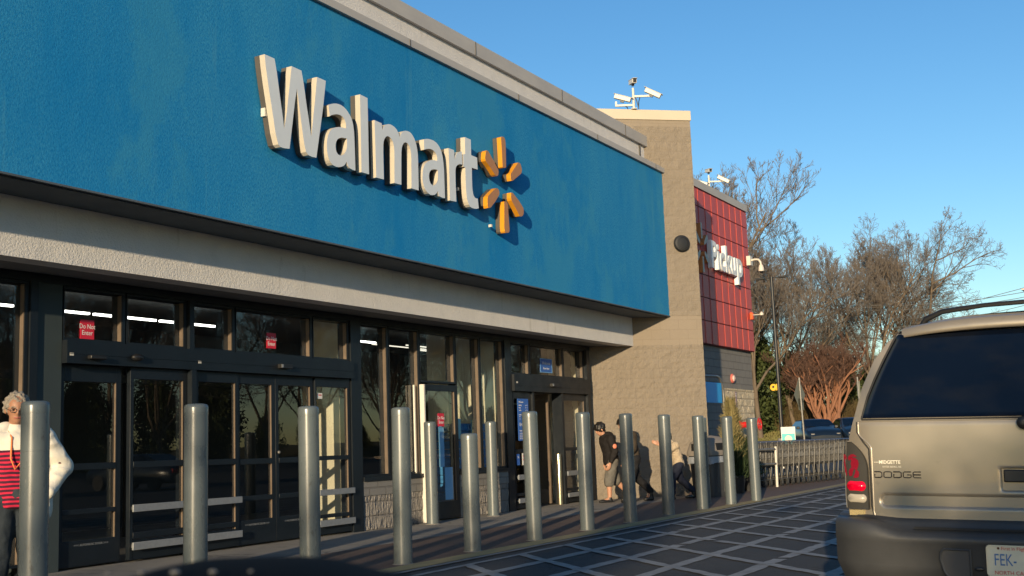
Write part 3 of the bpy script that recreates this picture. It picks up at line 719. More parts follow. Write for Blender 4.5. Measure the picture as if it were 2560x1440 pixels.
poster('small_sticker', 'small blue sticker under the hours poster', 18.46, 18.57, .80, 1.0, 10.232, sign_blue, (('24', .05, .06, 1, 'CENTER'),), group='stickers low on the entrance glass')
poster('small_sticker', 'small white and red sticker beside the small blue sticker', 18.67, 18.79, .795, 1.01, 10.232, paper_m, (('NO', .06, .06, .9, 'CENTER'), ('PETS', .045, .12, .9, 'CENTER')), group='stickers low on the entrance glass')
poster('small_sticker', 'small white notice on the glass beside the left entrance end post', 12.86, 12.97, 1.89, 1.97, 10.262, paper_m, (('CARD', .03, .03, 1, 'CENTER'),))
poster('door_poster', 'tall pale blue poster strip behind the service door glass', 15.95, 16.10, .85, 1.49, 10.262, sky_paper, (), th=.004)
poster('door_poster', 'short pale blue poster at the foot of the service door glass', 16.10, 16.34, .32, .84, 10.262, sky_paper, (), th=.004)

# ---- goods behind the glass
pk = mat('blue shrink wrap', (.09, .34, .68), .3, col2=(.04, .15, .38), vscale=9, stretch=(1, 1, 2)); pk2 = mat('pale carton', (.35, .72, .85), .5)
t = thing('water_stack', 'stack of blue wrapped bottle packs behind the window glass', 'stacked goods', (17.9, 11.0, 0))
rr = random.Random(5)
for lv in range(10):
    mb = MB()
    for i in range(3):
        x = 17.02 + i*.36 + rr.uniform(-.01, .01)
        mb.box((x, 10.60, .12+.145*lv), (x+.34, 11.2, .12+.145*lv+.135))
        for k in range(5): mb.tube([(x+.04+.065*k, 10.597, .14+.145*lv), (x+.04+.065*k, 10.597, .235+.145*lv)], .025, 6)
    mb.build('pack_layer', pk, t)
mb = MB(); mb.box((16.98, 10.55, .02), (18.1, 11.3, .118)); mb.build('pallet', mat('pallet wood', (.22, .15, .09), .8), t)
mb = MB(); mb.box((16.75, 10.52, 1.30), (17.06, 10.56, 1.64)); mb.box((17.45, 10.52, 1.34), (17.6, 10.56, 1.62)); mb.build('price_card', pk2, t)
t = thing('trash_bin_inside', 'orange strip banner hanging behind the double door glass', 'banner', (13.2, 12.2, 1.4))
t.name = 'hanging_banner'
mb = MB(); mb.box((13.1, 12.2, 1.75), (13.35, 12.22, 2.6)); mb.build('banner_cloth', mat('orange banner', (.75, .30, .01), .6), t)
mb = MB(); mb.tube([(13.05, 12.21, 2.61), (13.4, 12.21, 2.61)], .012, 6); mb.build('banner_rod', steel_m, t)

# ================================================================== BOLLARDS
def bollard(H, x, y, label, r=.094):
    t = thing('bollard', label, 'bollard', (x, y, 0), rz=random.uniform(0, 6), group='grey sleeved bollards along the crossing'); t.rotation_euler = (random.uniform(-.006, .006), random.uniform(-.006, .006), random.uniform(0, 6))
    mb = MB(); mb.lathe([(r, .012), (r, .5), (r*.998, H-.3388)], n=28); mb.build('sleeve', boll_m, t, local=True)
    mb = MB(); mb.lathe([(r*1.0, H-.338), (r*1.0, H-.081)], n=28); mb.build('sleeve', boll_m, t, local=True)
    mb = MB(); mb.lathe([(r*1.012, H-.0805), (r*1.018, H-.03), (r*.99, H-.012), (r*.9, H-.002), (r*.6, H+.004), (r*.2, H+.005)], n=28); mb.build('cap', boll_m, t, local=True)
    mb = MB(); mb.lathe([(r*1.22, 0.0), (r*1.2, .008), (r*1.02, .014)], n=28); mb.build('base_ring', concrete, t, local=True)
    return t
BL = [(5.43, 6.77, 1.553, 'grey bollard in front of the woman in the white jacket'),
      (6.94, 6.77, 1.555, 'grey bollard before the left entrance, next right of the one hiding the woman'),
      (8.36, 6.77, 1.555, 'grey bollard before the right half of the double door'),
      (9.82, 6.78, 1.562, 'grey bollard in front of the low split block wall by the windows'),
      (11.15, 6.77, 1.29, 'short grey bollard, lowest of the row'),
      (12.56, 6.75, 1.545, 'grey bollard beside the blue hours poster'),
      (14.05, 6.76, 1.545, 'grey bollard just left of the boy in the black hoodie'),
      (15.47, 6.76, 1.54, 'grey bollard hiding the second walker in dark clothes'),
      (16.98, 6.78, 1.535, 'grey bollard hiding the walker in the cream jacket'),
      (18.37, 6.74, 1.525, 'grey bollard in front of the trash bin'),
      (19.66, 6.69, 1.515, 'sunlit grey bollard in front of the potted evergreen'),
      (20.70, 6.57, 1.49, 'sunlit grey bollard at the far end of the row, before the carts'),
      (15.20, 9.93, 1.56, 'sunlit grey bollard standing against the service door'),
      (17.00, 9.90, 1.565, 'sunlit grey bollard behind the short one, at the low wall'),
      (20.02, 7.28, 1.52, 'grey bollard between the front row and the trash bin')]
for x, y, h, lb in BL: bollard(h, x, y, lb)
t = thing('door_guard_post', 'thin shiny steel post in the open entrance', 'post', (20.20, 10.27, 0))
mb = MB(); mb.lathe([(.055, 0), (.055, .93), (.05, .965), (.02, .98)], n=20); mb.build('tube', mat('polished steel', (.50, .45, .33), .22, metal=.9), t, local=True)

# ================================================================== CAMERAS AND WALL DEVICES
def cctv(loc, rz, label, scale=1.0):
    t = thing('security_camera_mast', label, 'security cameras', loc, rz, group='roof mounted camera masts', scale=scale)
    # local: x to the right as seen from the lot, -y towards the viewer
    mb = MB(); mb.tube([(0, 0, 0), (0, 0, .47)], .027, 12); mb.box((-.06, -.06, 0), (.06, .06, .012)); mb.build('pole', white_m, t, local=True)
    def camr(c, yaw, pitch, L=.33):
        M = Matrix.Rotation(yaw, 3, 'Z') @ Matrix.Rotation(pitch, 3, 'Y')
        c = Vector(c); h = MB()
        def bx(m, a, b): 
            n0 = len(m.v); m.box(a, b); m.v[n0:] = [tuple(c + M @ Vector(p)) for p in m.v[n0:]]
        bx(h, (-L/2, -.048, -.045), (L/2, .048, .045)); bx(h, (-L/2-.03, -.056, .046), (L/2+.05, .056, .056)); 
        o = h.build('camera_housing', white_m, t, local=True, bevel=.008)
        g = MB(); bx(g, (L/2+.001, -.036, -.034), (L/2+.006, .036, .034)); g.build('lens_window', black_m, o, local=True)
        g = MB(); bx(g, (-.03, -.02, -.09), (.05, .02, -.046)); g.build('mount', black_m, o, local=True)
    camr((0, -.02, .60), R(-80), R(8)); 
    mb = MB(); mb.box((-.40, -.02, .07), (-.02, .02, .11)); mb.box((-.40, -.02, .11), (-.36, .02, .18)); mb.build('arm', white_m, t, local=True)
    mb = MB(); mb.box((.02, -.02, .26), (.36, .02, .30)); mb.build('arm', white_m, t, local=True)
    camr((-.235, -.02, .245), R(-12), R(20), .36); camr((.42, -.02, .33), R(168), R(-30), .36)
    mb = MB(); mb.tube([(.04, 0, .27), (.07, -.02, .16), (.10, 0, .04), (.10, 0, 0)], .010, 6); mb.tube([(.14, 0, .26), (.11, 0, .16), (.10, 0, .04)], .010, 6)
    mb.build('cable', black_m, t, local=True)
    mb = MB(); mb.tube([(-.22, 0, .10), (-.14, -.01, .04), (-.13, 0, 0)], .010, 6); mb.build('cable', black_m, t, local=True)
    return t
cctv((22.57, 9.31, 8.22), R(-62), 'three white cameras on a mast atop the tan block wall')
cctv((30.35, 10.40, 7.95), R(-60), 'cluster of white cameras on the roof edge of the red wing', .95)

t = thing('wall_lamp', 'round black dome lamp high on the tan block wall', 'lamp', tuple(Pc + Vector((0, 0, 5.28))))
cc = Vector((23.175, 8.641, 5.29)) + nA*.015
mb = MB(); Mq = Matrix((dA, nA, Vector((0, 0, 1)))).transposed()
prof = [(.172, 0), (.172, .05), (.160, .065), (.12, .072), (.115, .060), (.06, .064), (.02, .066)]
vs = []; fs = []; n = 24
for r, h in prof:
    for k in range(n): a = 2*math.pi*k/n; vs.append(cc + dA*(r*math.cos(a)) + Vector((0, 0, r*math.sin(a))) + nA*h)
for i in range(len(prof)-1):
    for k in range(n): k2 = (k+1) % n; fs.append((i*n+k, i*n+k2, (i+1)*n+k2, (i+1)*n+k))
mb.add(vs, fs, True); mb.add(vs[-n:], [tuple(range(n))]); mb.build('dome', black_m, t)
mb = MB(); mb.tube([cc + dA*(.172*math.cos(a)) + Vector((0, 0, .172*math.sin(a))) + nA*.01 for a in [2*math.pi*k/24 for k in range(24)]], .010, 6, closed=True); mb.build('rim', frame_dark, t)

t = thing('dome_camera', 'white dome camera on a curved arm beside the pickup lettering', 'security camera', (32.67, 10.18, 6.2))
mb = MB(); mb.box((32.56, 10.06, 6.10), (32.80, 10.18, 6.38)); mb.build('junction_box', white_m, t, bevel=.01)
mb = MB(); mb.tube([(32.67, 10.06, 6.25), (32.66, 9.95, 6.27), (32.64, 9.84, 6.25), (32.62, 9.78, 6.17), (32.62, 9.77, 6.08)], [.035, .03, .03, .03, .03], 10); mb.build('arm', white_m, t)
mb = MB(); mb.lathe([(.02, .16), (.05, .15), (.075, .08), (.085, 0), (.08, -.03)], (32.62, 9.77, 5.93), 16); mb.build('housing', white_m, t)
mb = MB(); mb.ball((32.62, 9.77, 5.895), .055); mb.build('dome', black_m, t)
t = thing('alarm_beacon', 'small orange box with a white lamp on a short arm low on the red wing', 'alarm', (32.70, 10.2, 4.6))
mb = MB(); mb.box((32.62, 10.12, 4.53), (32.78, 10.2, 4.73)); mb.build('box', mat('orange enamel', (.8, .10, .015), .5), t, bevel=.01)
mb = MB(); mb.tube([(32.68, 10.12, 4.66), (32.66, 9.86, 4.66)], .012, 8); mb.build('arm', white_m, t)
mb = MB(); mb.lathe([(.02, .05), (.06, .0), (.055, -.05), (.02, -.06)], (32.66, 9.86, 4.68), 14); mb.build('lamp_head', white_m, t)
t = thing('fire_bell', 'round red and white fire bell on the grey block wall', 'alarm', (31.05, 10.33, 2.78))
mb = MB(); mb.lathe([(.13, 0), (.13, -.03), (.11, -.05)], (31.05, 10.328, 2.78), 20, axis='y'); mb.build('back_plate', mat('faded red', (.55, .14, .11), .6), t)
mb = MB(); mb.lathe([(.09, -.05), (.08, -.08), (.03, -.10)], (31.05, 10.33, 2.78), 20, axis='y'); mb.build('gong', mat('pink white', (.6, .45, .40), .5), t)
poster('wall_notice', 'narrow faded vertical notice on the cream block wall', 31.12, 31.24, 1.95, 2.42, 10.29, mat('faded notice', (.30, .22, .24), .7), (('FIRE', .04, .06, 1, 'CENTER'), ('DEPT', .04, .12, 1, 'CENTER')))
t = thing('fire_valve', 'red fire valve with a handwheel sticking out of the cream wall', 'valve', (30.9, 10.3, 1.5))
mb = MB(); mb.lathe([(.10, 0), (.10, -.06), (.075, -.07), (.075, -.16), (.11, -.17), (.11, -.22), (.085, -.23), (.085, -.40), (.115, -.41), (.115, -.45), (.06, -.47), (.05, -.56)], (30.9, 10.30, 1.50), 16, axis='y'); mb.build('valve_body', red_m, t)
mb = MB(); c0 = (30.9, 9.58, 1.50)
mb.tube([(30.9+.16*math.cos(a), 9.58, 1.5+.16*math.sin(a)) for a in [2*math.pi*k/20 for k in range(20)]], .016, 8, closed=True)
for k in range(3):
    a = math.pi*k/3; mb.tube([(30.9+.15*math.cos(a), 9.58, 1.5+.15*math.sin(a)), (30.9-.15*math.cos(a), 9.58, 1.5-.15*math.sin(a))], .012, 6)
mb.build('handwheel', red_m, t)
mb = MB(); mb.tube([(30.9, 9.85, 1.5), (30.9, 9.55, 1.5)], .018, 8); mb.tube([(30.9, 10.1, 1.60), (30.9, 9.9, 1.68), (30.9, 9.6, 1.60)], .012, 6); mb.build('stem', steel_m, t)
mb = MB(); mb.tube([(30.9, 10.12, 1.40), (30.9, 10.12, 1.15), (31.3, 10.26, .8)], .04, 8); mb.build('pipe', steel_m, t)

t = thing('hoop_sign', 'blue panel hanging in a bent steel tube frame beside the tan wall', 'sign', (28.0, 9.6, 0))
mb = MB(); pts = [(26.75, 9.6, 2.66), (27.7, 9.6, 2.68)] + [(27.7+.42*math.sin(a), 9.6, 2.26+.42*math.cos(a)) for a in [math.pi/2*k/6 for k in range(7)]] + [(28.13, 9.6, 0)]
mb.tube(pts, .035, 10); mb.tube([(26.75, 9.6, 2.66), (26.75, 9.6, 0)], .035, 10); mb.build('tube_frame', steel_m, t)
mb = MB(); mb.box((26.85, 9.585, 2.02), (27.97, 9.61, 2.52)); mb.build('panel', mat('bright blue panel', (.01, .30, .72), .5), t, bevel=.008)

# ---- trash bin
bin_m = mat('dark brown bin plastic', (.055, .058, .062), .55, col2=(.045, .047, .05), vscale=6); lid_m = mat('taupe bin hood', (.20, .175, .15), .6, col2=(.17, .15, .13), vscale=5)
t = thing('trash_bin', 'tall square trash bin with a taupe hood and white bag rim', 'trash bin', (22.35, 8.0, 0), R(-20))
def rring(w, d, z, r=.08, n=5):
    pts = []
    for cx, cy, a0 in ((w-r, d-r, 0), (-w+r, d-r, 90), (-w+r, -d+r, 180), (w-r, -d+r, 270)):
        for k in range(n): a = R(a0+90*k/(n-1)); pts.append((cx+r*math.cos(a), cy+r*math.sin(a), z))
    return pts
def rloft(mb, rings, cap=True):
    n = len(rings[0]); vs = [p for r in rings for p in r]; fs = []
    for i in range(len(rings)-1):
        for k in range(n): k2 = (k+1) % n; fs.append((i*n+k, i*n+k2, (i+1)*n+k2, (i+1)*n+k))
    mb.add(vs, fs, True)
    if cap: mb.add(rings[0], [tuple(range(n))[::-1]]); mb.add(rings[-1], [tuple(range(n))])
mb = MB(); rloft(mb, [rring(.25, .25, 0), rring(.27, .27, .1), rring(.30, .30, .80), rring(.315, .315, .82)])
for s in (-1, 1): mb.tube([(-.1*s, -.262, .1), (-.1*s, -.292, .78)], .03, 8)
mb.build('body', bin_m, t, local=True)
mb = MB(); rloft(mb, [rring(.33, .33, .82), rring(.335, .335, .90), rring(.30, .30, 1.06, .12), rring(.20, .20, 1.18, .12), rring(.06, .06, 1.215, .05)]); mb.build('hood', lid_m, t, local=True)
mb = MB(); mb.box((-.16, -.335, .92), (.16, -.20, 1.06)); mb.box((-.345, -.16, .92), (-.2, .16, 1.06)); mb.build('opening', black_m, t, local=True)
mb = MB(); rr = random.Random(2); r0 = rring(.322, .322, .80); r1 = [(p[0]*1.03, p[1]*1.03, .66+rr.uniform(-.03, .03)) for p in r0]; rloft(mb, [r1, r0], False); mb.build('bag_rim', mat('grey white bag', (.24, .26, .29), .4, bump=.6, bscale=12, bdist=.03), t, local=True)

# ---- cart rail
t = thing('cart_rail', 'steel cart rail with a white end post before the nested carts', 'rail', (26.43, 7.88, 0))
mb = MB(); mb.tube([(26.43, 7.88, 0), (26.43, 7.86, .92)], .03, 10); mb.build('post', white_m, t)
for z in (.86, .53): 
    mb = MB(); mb.tube([(26.40, 7.87, z), (24.9, 8.32, z)], .028, 10); mb.build('rail', steel_m, t)
mb = MB(); mb.tube([(24.9, 8.32, 0), (24.9, 8.32, .9)], .03, 10); mb.build('post', steel_m, t)

# ---- shopping carts
cart_m = mat('worn cart wire', (.105, .10, .092), .5, metal=.3, col2=(.07, .068, .063), vscale=12)
def make_cart():
    steel_m = cart_m
    t = thing('shopping_cart', 'cart', 'shopping cart', (0, 0, 0))
    # front (narrow) at +x
    def bar(m, a, b, r=.006): m.tube([a, b], r, 5, caps=False)
    B0, T0 = [(-.34, -.25, .50), (-.34, .25, .50), (.42, .19, .44), (.42, -.19, .44)], [(-.42, -.29, 1.0), (-.42, .29, 1.0), (.52, .23, .93), (.52, -.23, .93)]
    B0 = [Vector(p) for p in B0]; T0 = [Vector(p) for p in T0]
    mb = MB()
    for i in range(4):
        j = (i+1) % 4
        for k in (0, .33, .66, 1):
            a = B0[i].lerp(T0[i], k); b = B0[j].lerp(T0[j], k); bar(mb, a, b, .008 if k in (0, 1) else .005)
        nb = 14 if i in (1, 3) else 8
        for k in range(nb+1):
            u = k/nb; bar(mb, B0[i].lerp(B0[j], u), T0[i].lerp(T0[j], u), .0042)
    for k in range(7): u = k/6; bar(mb, B0[0].lerp(B0[1], u), B0[3].lerp(B0[2], u), .004)
    mb.build('basket', steel_m, t, local=True)
    mb = MB()
    for s in (-1, 1):
        mb.tube([(-.46, .27*s, 1.02), (-.40, .26*s, .60), (-.34, .25*s, .30), (-.30, .25*s, .17), (.44, .20*s, .17)], .014, 7)
        mb.tube([(.44, .20*s, .17), (.46, .19*s, .52)], .012, 7)
    mb.tube([(.44, -.2, .17), (.44, .2, .17)], .012, 6); mb.tube([(-.30, -.25, .2), (-.30, .25, .2)], .012, 6)
    for k in range(6): mb.tube([(-.28, -.18+.072*k, .22), (.42, -.15+.06*k, .20)], .004, 4)
    mb.build('frame', steel_m, t, local=True)
    mb = MB(); mb.tube([(-.47, -.29, 1.03), (-.47, .29, 1.03)], .017, 8); mb.build('handle', mat('cart handle plastic', (.05, .07, .13), .4), t, local=True)
    mb = MB(); mb.box((-.36, -.24, .66), (-.345, .24, .95)); mb.build('child_flap', mat('grey cart plastic', (.12, .13, .15), .5), t, local=True)
    for x, s in ((-.30, -1), (-.30, 1), (.43, -1), (.43, 1)):
        y = (.25 if x < 0 else .2)*s
        mb = MB(); mb.lathe([(.03, -.014), (.062, -.014), (.062, .014), (.03, .014)], (x, y, .062), 14, axis='y'); w_ = mb.build('wheel', rubber_m, t, local=True)
        mb = MB(); mb.box((x-.03, y-.022, .062), (x+.03, y-.016, .15)); mb.box((x-.03, y+.016, .062), (x+.03, y+.022, .15)); mb.box((x-.03, y-.022, .15), (x+.03, y+.022, .165)); mb.build('fork', steel_m, w_, local=True)
    return t
cart0 = make_cart(); CART_G = 'nested shopping carts beside the store'
order = 'second third fourth fifth sixth seventh eighth ninth tenth eleventh twelfth thirteenth fourteenth fifteenth sixteenth seventeenth eighteenth'.split()
for i in range(18):
    c = cart0 if i == 0 else copy_tree(cart0)
    c.location = (25.35 + i*.285*.985, 8.48 - i*.285*.175, 0); c.rotation_euler = (0, 0, R(180-10)+rr.uniform(-.02, .02))
    c['group'] = CART_G
    c['label'] = ('nearest cart of the nested row, at the trash bin end' if i == 0 else 'last cart at the far end of the nested row' if i == 17 else 'steel cart in the nested row, %s counted from the trash bin end' % order[i-1])
c = copy_tree(cart0); c.location = (30.55, 7.75, 0); c.rotation_euler = (0, 0, R(75)); c['group'] = CART_G; c['label'] = 'loose shopping cart turned sideways just beyond the nested row'
c = copy_tree(cart0); c.location = (31.25, 7.55, 0); c.rotation_euler = (0, 0, R(60)); c['group'] = CART_G; c['label'] = 'loose shopping cart behind the sideways one, nearest the van'

# ================================================================== VAN AHEAD
van_paint = mat('grey beige van paint', (.285, .25, .20), .34, metal=.35, col2=(.255, .226, .185), vscale=3, coat=.5, rvar=.05, fine=.04, fscale=300)
van_glass = mat('dark van glass', (.002, .004, .010), .05, spec=.32)
scuffed(van_paint, 2.2, (.12, .11, .10), .56, (1, 1, 1), .35)
for m_ in (van_glass,):
    nt_ = m_.node_tree; b_ = nt_.nodes['Principled BSDF']; f_ = noisef(nt_, mapvec(nt_, (1, 1.2, 3)), 2.4, 5, .6, .48, .8)
    nt_.links.new(mixrgb(nt_, (.002, .004, .010), (.007, .008, .011), f_), b_.inputs['Base Color'])
bump_m = mat('dark grey bumper plastic', (.044, .046, .050), .5, col2=(.035, .037, .040), vscale=7, bump=.15, bscale=200, bdist=.002)
V = thing('minivan', 'grey suv stopped ahead at the crossing, seen from behind', 'car', (6.42, .655, 0)); V.rotation_euler = (R(1.6), 0, 0); V.name = 'parked_suv'
PR = [(.80, .30), (.88, .42), (.925, .60), (.934, .78), (.930, .95), (.908, 1.08), (.876, 1.19), (.833, 1.35), (.766, 1.50), (.690, 1.60), (.61, 1.66), (.50, 1.70), (.36, 1.73), (.18, 1.745), (0, 1.75)]
def ymax(z):
    for (a, za), (b, zb) in zip(PR, PR[1:]):
        if za <= z <= zb: return a+(b-a)*(z-za)/(zb-za+1e-9)
    return PR[0][0] if z < .3 else 0
def xr0(z):
    if z < 1.15: return 0.0 + max(0, z-.62)*.02
    return .0106 + (z-1.15)*.30 + max(0, z-1.64)*1.4
def rs(y, z, off=0.0):
    t = abs(y)/.94
    return Vector((xr0(z) + .028*t*t + .075*t**10 - off, y, z))
mb = MB(); n = len(PR); rings = []
def ring(x, s=1.0, zs=1.0, rear=False):
    pts = []
    for (y, z) in PR: pts.append((y, z))
    full = [(y, z) for y, z in pts] + [(-y, z) for y, z in pts[::-1][1:]]
    out = []
    for y, z in full:
        yy = y*s; zz = z if z < 1.1 else 1.1+(z-1.1)*zs
        out.append(Vector(((rs(yy, zz).x if rear else x), yy, zz)))
    return out
rings = [ring(0, .985, .995, True)]
r1 = ring(0, 1.0, 1.0, True); rings.append([p+Vector((.05, 0, 0)) for p in r1])
for x, s, zs in ((.55, 1, 1.0), (1.5, 1.0, 1.03), (2.6, 1.0, 1.02), (3.0, .99, .97), (3.55, .99, .06), (4.3, .97, .0), (4.75, .88, -.3)):
    rings.append(ring(x, s, zs))
rloft(mb, rings, cap=False)
# rear face as a fine grid
zs_ = [.30+.02*i for i in range(73)]; vs = []; fs = []; NY = 56
for z in zs_:
    z = min(z, 1.738)
    ym = ymax(z)*.985
    for k in range(NY+1):
        y = -ym + 2*ym*k/NY; vs.append(rs(y, z))
for j in range(len(zs_)-1):
    for k in range(NY): a = j*(NY+1)+k; fs.append((a, a+1, a+NY+2, a+NY+1))
mb.add(vs, fs, True); mb.add([(4.75, -.7, .4), (4.75, .7, .4), (4.75, .7, .95), (4.75, -.7, .95)], [(0, 1, 2, 3)])
mb.build('body', van_paint, V, local=True, fix=False)
def patch(y0f, y1f, z0, z1, off, m, name, ny=60, nz=40, parent=None, recess=None):
    mb = MB(); vs = []; fs = []
    for j in range(nz+1):
        z = z0+(z1-z0)*j/nz; a, b = y0f(z), y1f(z)
        for k in range(ny+1):
            y = a+(b-a)*k/ny; o_ = off - (recess(y, z) if recess else 0)
            vs.append(rs(y, z, o_))
    for j in range(nz):
        for k in range(ny): q = j*(ny+1)+k; fs.append((q, q+1, q+ny+2, q+ny+1))
    # rim back to the body
    rim = [k for k in range(ny+1)] + [(j)*(ny+1)+ny for j in range(1, nz+1)] + [nz*(ny+1)+k for k in range(ny-1, -1, -1)] + [j*(ny+1) for j in range(nz-1, 0, -1)]
    n0 = len(vs); vs += [vs[i] + Vector((abs(off)+.004, 0, 0)) for i in rim]
    for i in range(len(rim)): i2 = (i+1) % len(rim); fs.append((rim[i], rim[i2], n0+i2, n0+i))
    mb.add(vs, fs, True); return mb.build(name, m, parent or V, local=True, fix=False)
def sm(t): t = min(1, max(0, t)); return t*t*(3-2*t)
def corner(z, h=.772, z0=.60, r=.10):
    if z > 1.0: return h + .068*sm((z-1.02)/.09)
    if z < z0+r: return h - r + math.sqrt(max(0, r*r-(z0+r-z)**2))
    return h
def rec(y, z):
    # long pressed groove above the bumper
    qx = max(0, abs(y)-.70); qz = max(0, abs(z-.750)-.004); dd = .032 - math.hypot(qx, qz)
    v = .012*sm(dd/.012)
    # handle bowl
    ex = ((y)/.115); ez = (z-.865)/.052
    if abs(ex) < 1.15 and abs(ez) < 1.2: v += .03*sm((1.12-max(abs(ex), abs(ez)))/.2)
    return v
gate = patch(lambda z: -corner(z), lambda z: corner(z), .600, 1.168, .010, van_paint, 'tailgate', 160, 76, recess=rec)
gz = lambda z: .812-.19*(max(0, z-1.185)/.46)**1.3
mb = MB()
patch(lambda z: -gz(z), lambda z: gz(z), 1.185, 1.655, .007, van_glass, 'rear_window', 40, 20)
# black window surround line and gate shut lines
def surfline(pts, r, name, m, off=.004):
    mb = MB(); mb.tube([rs(y, z, off) for y, z in pts], r, 6); return mb.build(name, m, V, local=True)
for s in (1, -1): surfline([(s*gz(z)+s*.006, z) for z in (1.18, 1.3, 1.4, 1.5, 1.6, 1.65)], .006, 'window_seal', rubber_m)
surfline([(.818-.0292*k, 1.177) for k in range(57)], .0045, 'window_seal', rubber_m)
for s in (1, -1): surfline([(s*.846, 1.165), (s*.846, 1.11), (s*.815, 1.06), (s*.784, 1.02), (s*.781, .90), (s*.780, .72), (s*.765, .65), (s*.72, .608), (s*.63, .594)], .0045, 'shut_line', rubber_m, .002)
surfline([(.63-.0315*k, .594) for k in range(41)], .0045, 'shut_line', rubber_m, .002)
# spoiler lip above the glass
mb = MB(); vs = []; fs = []
for k in range(41):
    y = -.605+1.21*k/40; e = abs(y)/.605; top = 1.715-.05*e**3; bot = 1.648-.028*e**2.2
    for (zz, o_) in ((bot, .012), (bot-.002, .05), (bot+.012, .066), (top-.012, .058), (top, .03), (top+.004, -.02)):
        p = rs(y, min(bot, 1.64), 0); vs.append((p.x-o_*(1-.95*e**5)+ (zz-bot)*.35, y, zz))
for k in range(40):
    for q in range(5): a = k*6+q; fs.append((a, a+1, a+7, a+6))
mb.add(vs, fs, True); mb.build('roof_spoiler', van_paint, V, local=True, fix=False)
# bumper
mb = MB(); vs = []; fs = []; M_ = 48
prof = [(.06, .665), (-.02, .660), (-.045, .638), (-.05, .612), (-.115, .600), (-.138, .580), (-.146, .560), (-.136, .545), (-.13, .43), (-.10, .34), (.0, .30)]
for k in range(M_+1):
    y = -.975+1.95*k/M_; e = abs(y)/.975
    for i, (x, z) in enumerate(prof):
        wing = sm((e-.62)/.2)
        zz = z + (.05*wing if 3 <= i <= 5 else 0.012*wing if i < 3 else 0)
        vs.append((x + .03*e*e + .13*e**11, y*(1 if i < 9 else .97), zz))
P_ = len(prof)
for k in range(M_):
    for q in range(P_-1): a = k*P_+q; fs.append((a, a+1, a+P_+1, a+P_))
mb.add(vs, fs, True)
for s in (0, M_): mb.add(vs[s*P_:(s+1)*P_], [tuple(range(P_))])
bp = mb.build('bumper', bump_m, V, local=True, fix=False)
mb = MB()
for i in range(5): mb.box((-.10+.014*i, -.55, .6135+.001*i), (-.093+.014*i, .55, .6175+.001*i))
mb.build('step_pad', rubber_m, V, local=True)
for s in (1, -1):
    mb = MB(); out_ = [(s*.275, .52), (s*.275, .345), (s*.31, .335), (s*.36, .36), (s*.40, .41), (s*.417, .47), (s*.415, .50), (s*.40, .522)]
    mb.tube([(-.142+.0*u, u, v) for u, v in out_], .007, 6, closed=True)
    mb.build('bumper_inset_rim', bump_m, V, local=True)
    mb = MB(); mb.prism([(u*.985, v) for u, v in out_], lambda u, v, w: Vector((-.1385-w, u, v)), .0025); mb.build('bumper_inset', mat('inset plastic', (.05, .05, .053), .7) if s == 1 else bpy.data.materials['inset plastic'], V, local=True)
# number plate
plate_m = mat('cream plate', (.72, .66, .50), .5, col2=(.66, .60, .46), vscale=20)
PL = .2; mb = MB(); mb.prism([(a*.1525+dx, b*.076+dz) for a, b, dx, dz in ((-1, -1, .012, 0), (1, -1, -.012, 0), (1, -1, 0, .012), (1, 1, 0, -.012), (1, 1, -.012, 0), (-1, 1, .012, 0), (-1, 1, 0, -.012), (-1, -1, 0, .012))], lambda u, v, w: Vector((-.150+w, u+.047, v+.475)), .004)
mb.tube([(-.152, .047+a*.147, .475+b*.0705) for a, b in ((-1, -1), (1, -1), (1, 1), (-1, 1))], .0022, 5, closed=True)
pl = mb.build('number_plate', plate_m, V, local=True)
def vtext(body, size, y0, z0, m, name, x=None, xs=1.0, parent=None, align='LEFT', off=.013, bold=0.0, depth=.0012):
    f = (lambda u, v, w: Vector((x-w, y0-u*xs, z0+v))) if x is not None else (lambda u, v, w: rs(y0-u*xs, z0+v, off+w))
    mb = text_mb(body, size, f, depth, bold=bold, align=align); return mb.build(name, m, parent or V, local=True, fix=False)
vtext('FEK-', .082, .047+.118, .478, mat('plate blue', (.06, .16, .38), .5), 'plate_number', x=-.1515, xs=.66, parent=pl)
vtext('First in Flight', .024, .047+.082, .535, txt_red, 'plate_motto', x=-.1515, xs=.95, parent=pl)
vtext('NORTH CAROLINA', .026, .047+.118, .418, txt_red, 'plate_state', x=-.1515, xs=.98, parent=pl)
mb = MB(); mb.ball((-.1515, .047+.095, .536), .006, sc=(.3, 1, 1)); mb.build('plate_bolt', mat('rust', (.10, .04, .02), .8), pl, local=True)
mb = MB(); mb.ball((-.142, .235, .43), .018, sc=(.3, 1.3, .6)); mb.build('bumper_bolt', black_m, V, local=True)
# badges
def strokes(paths, y0, z0, sx, sz, r, name, m):
    mb = MB()
    for p in paths: mb.tube([rs(y0-u*sx, z0+v*sz, .012) for u, v in p], r, 5)
    return mb.build(name, m, V, local=True)
Dp = lambda o: [[(o, 1), (o+.62, 1), (o+.80, .85), (o+.80, .15), (o+.62, 0), (o+.04, 0), (o+.04, .62)]]
Op = lambda o: [[(o+.14, 0), (o, .15), (o, .85), (o+.14, 1), (o+.66, 1), (o+.80, .85), (o+.80, .15), (o+.66, 0), (o+.14, 0)]]
Gp = lambda o: [[(o+.80, 1), (o+.14, 1), (o, .85), (o, .15), (o+.14, 0), (o+.66, 0), (o+.80, .15), (o+.80, .48), (o+.40, .48)]]
Ep = lambda o: [[(o+.80, 1), (o+.14, 1), (o, .85), (o, .15), (o+.14, 0), (o+.80, 0)], [(o, .5), (o+.78, .5)]]
strokes(Dp(0)+Op(1)+Dp(2)+Gp(3)+Ep(4), .757, .870, .0505, .030, .0032, 'badge', black_m)
vtext('MIDGETTE', .026, .730, .950, mat('badge white', (.78, .74, .62), .4), 'dealer_badge', xs=.92, bold=.0006)
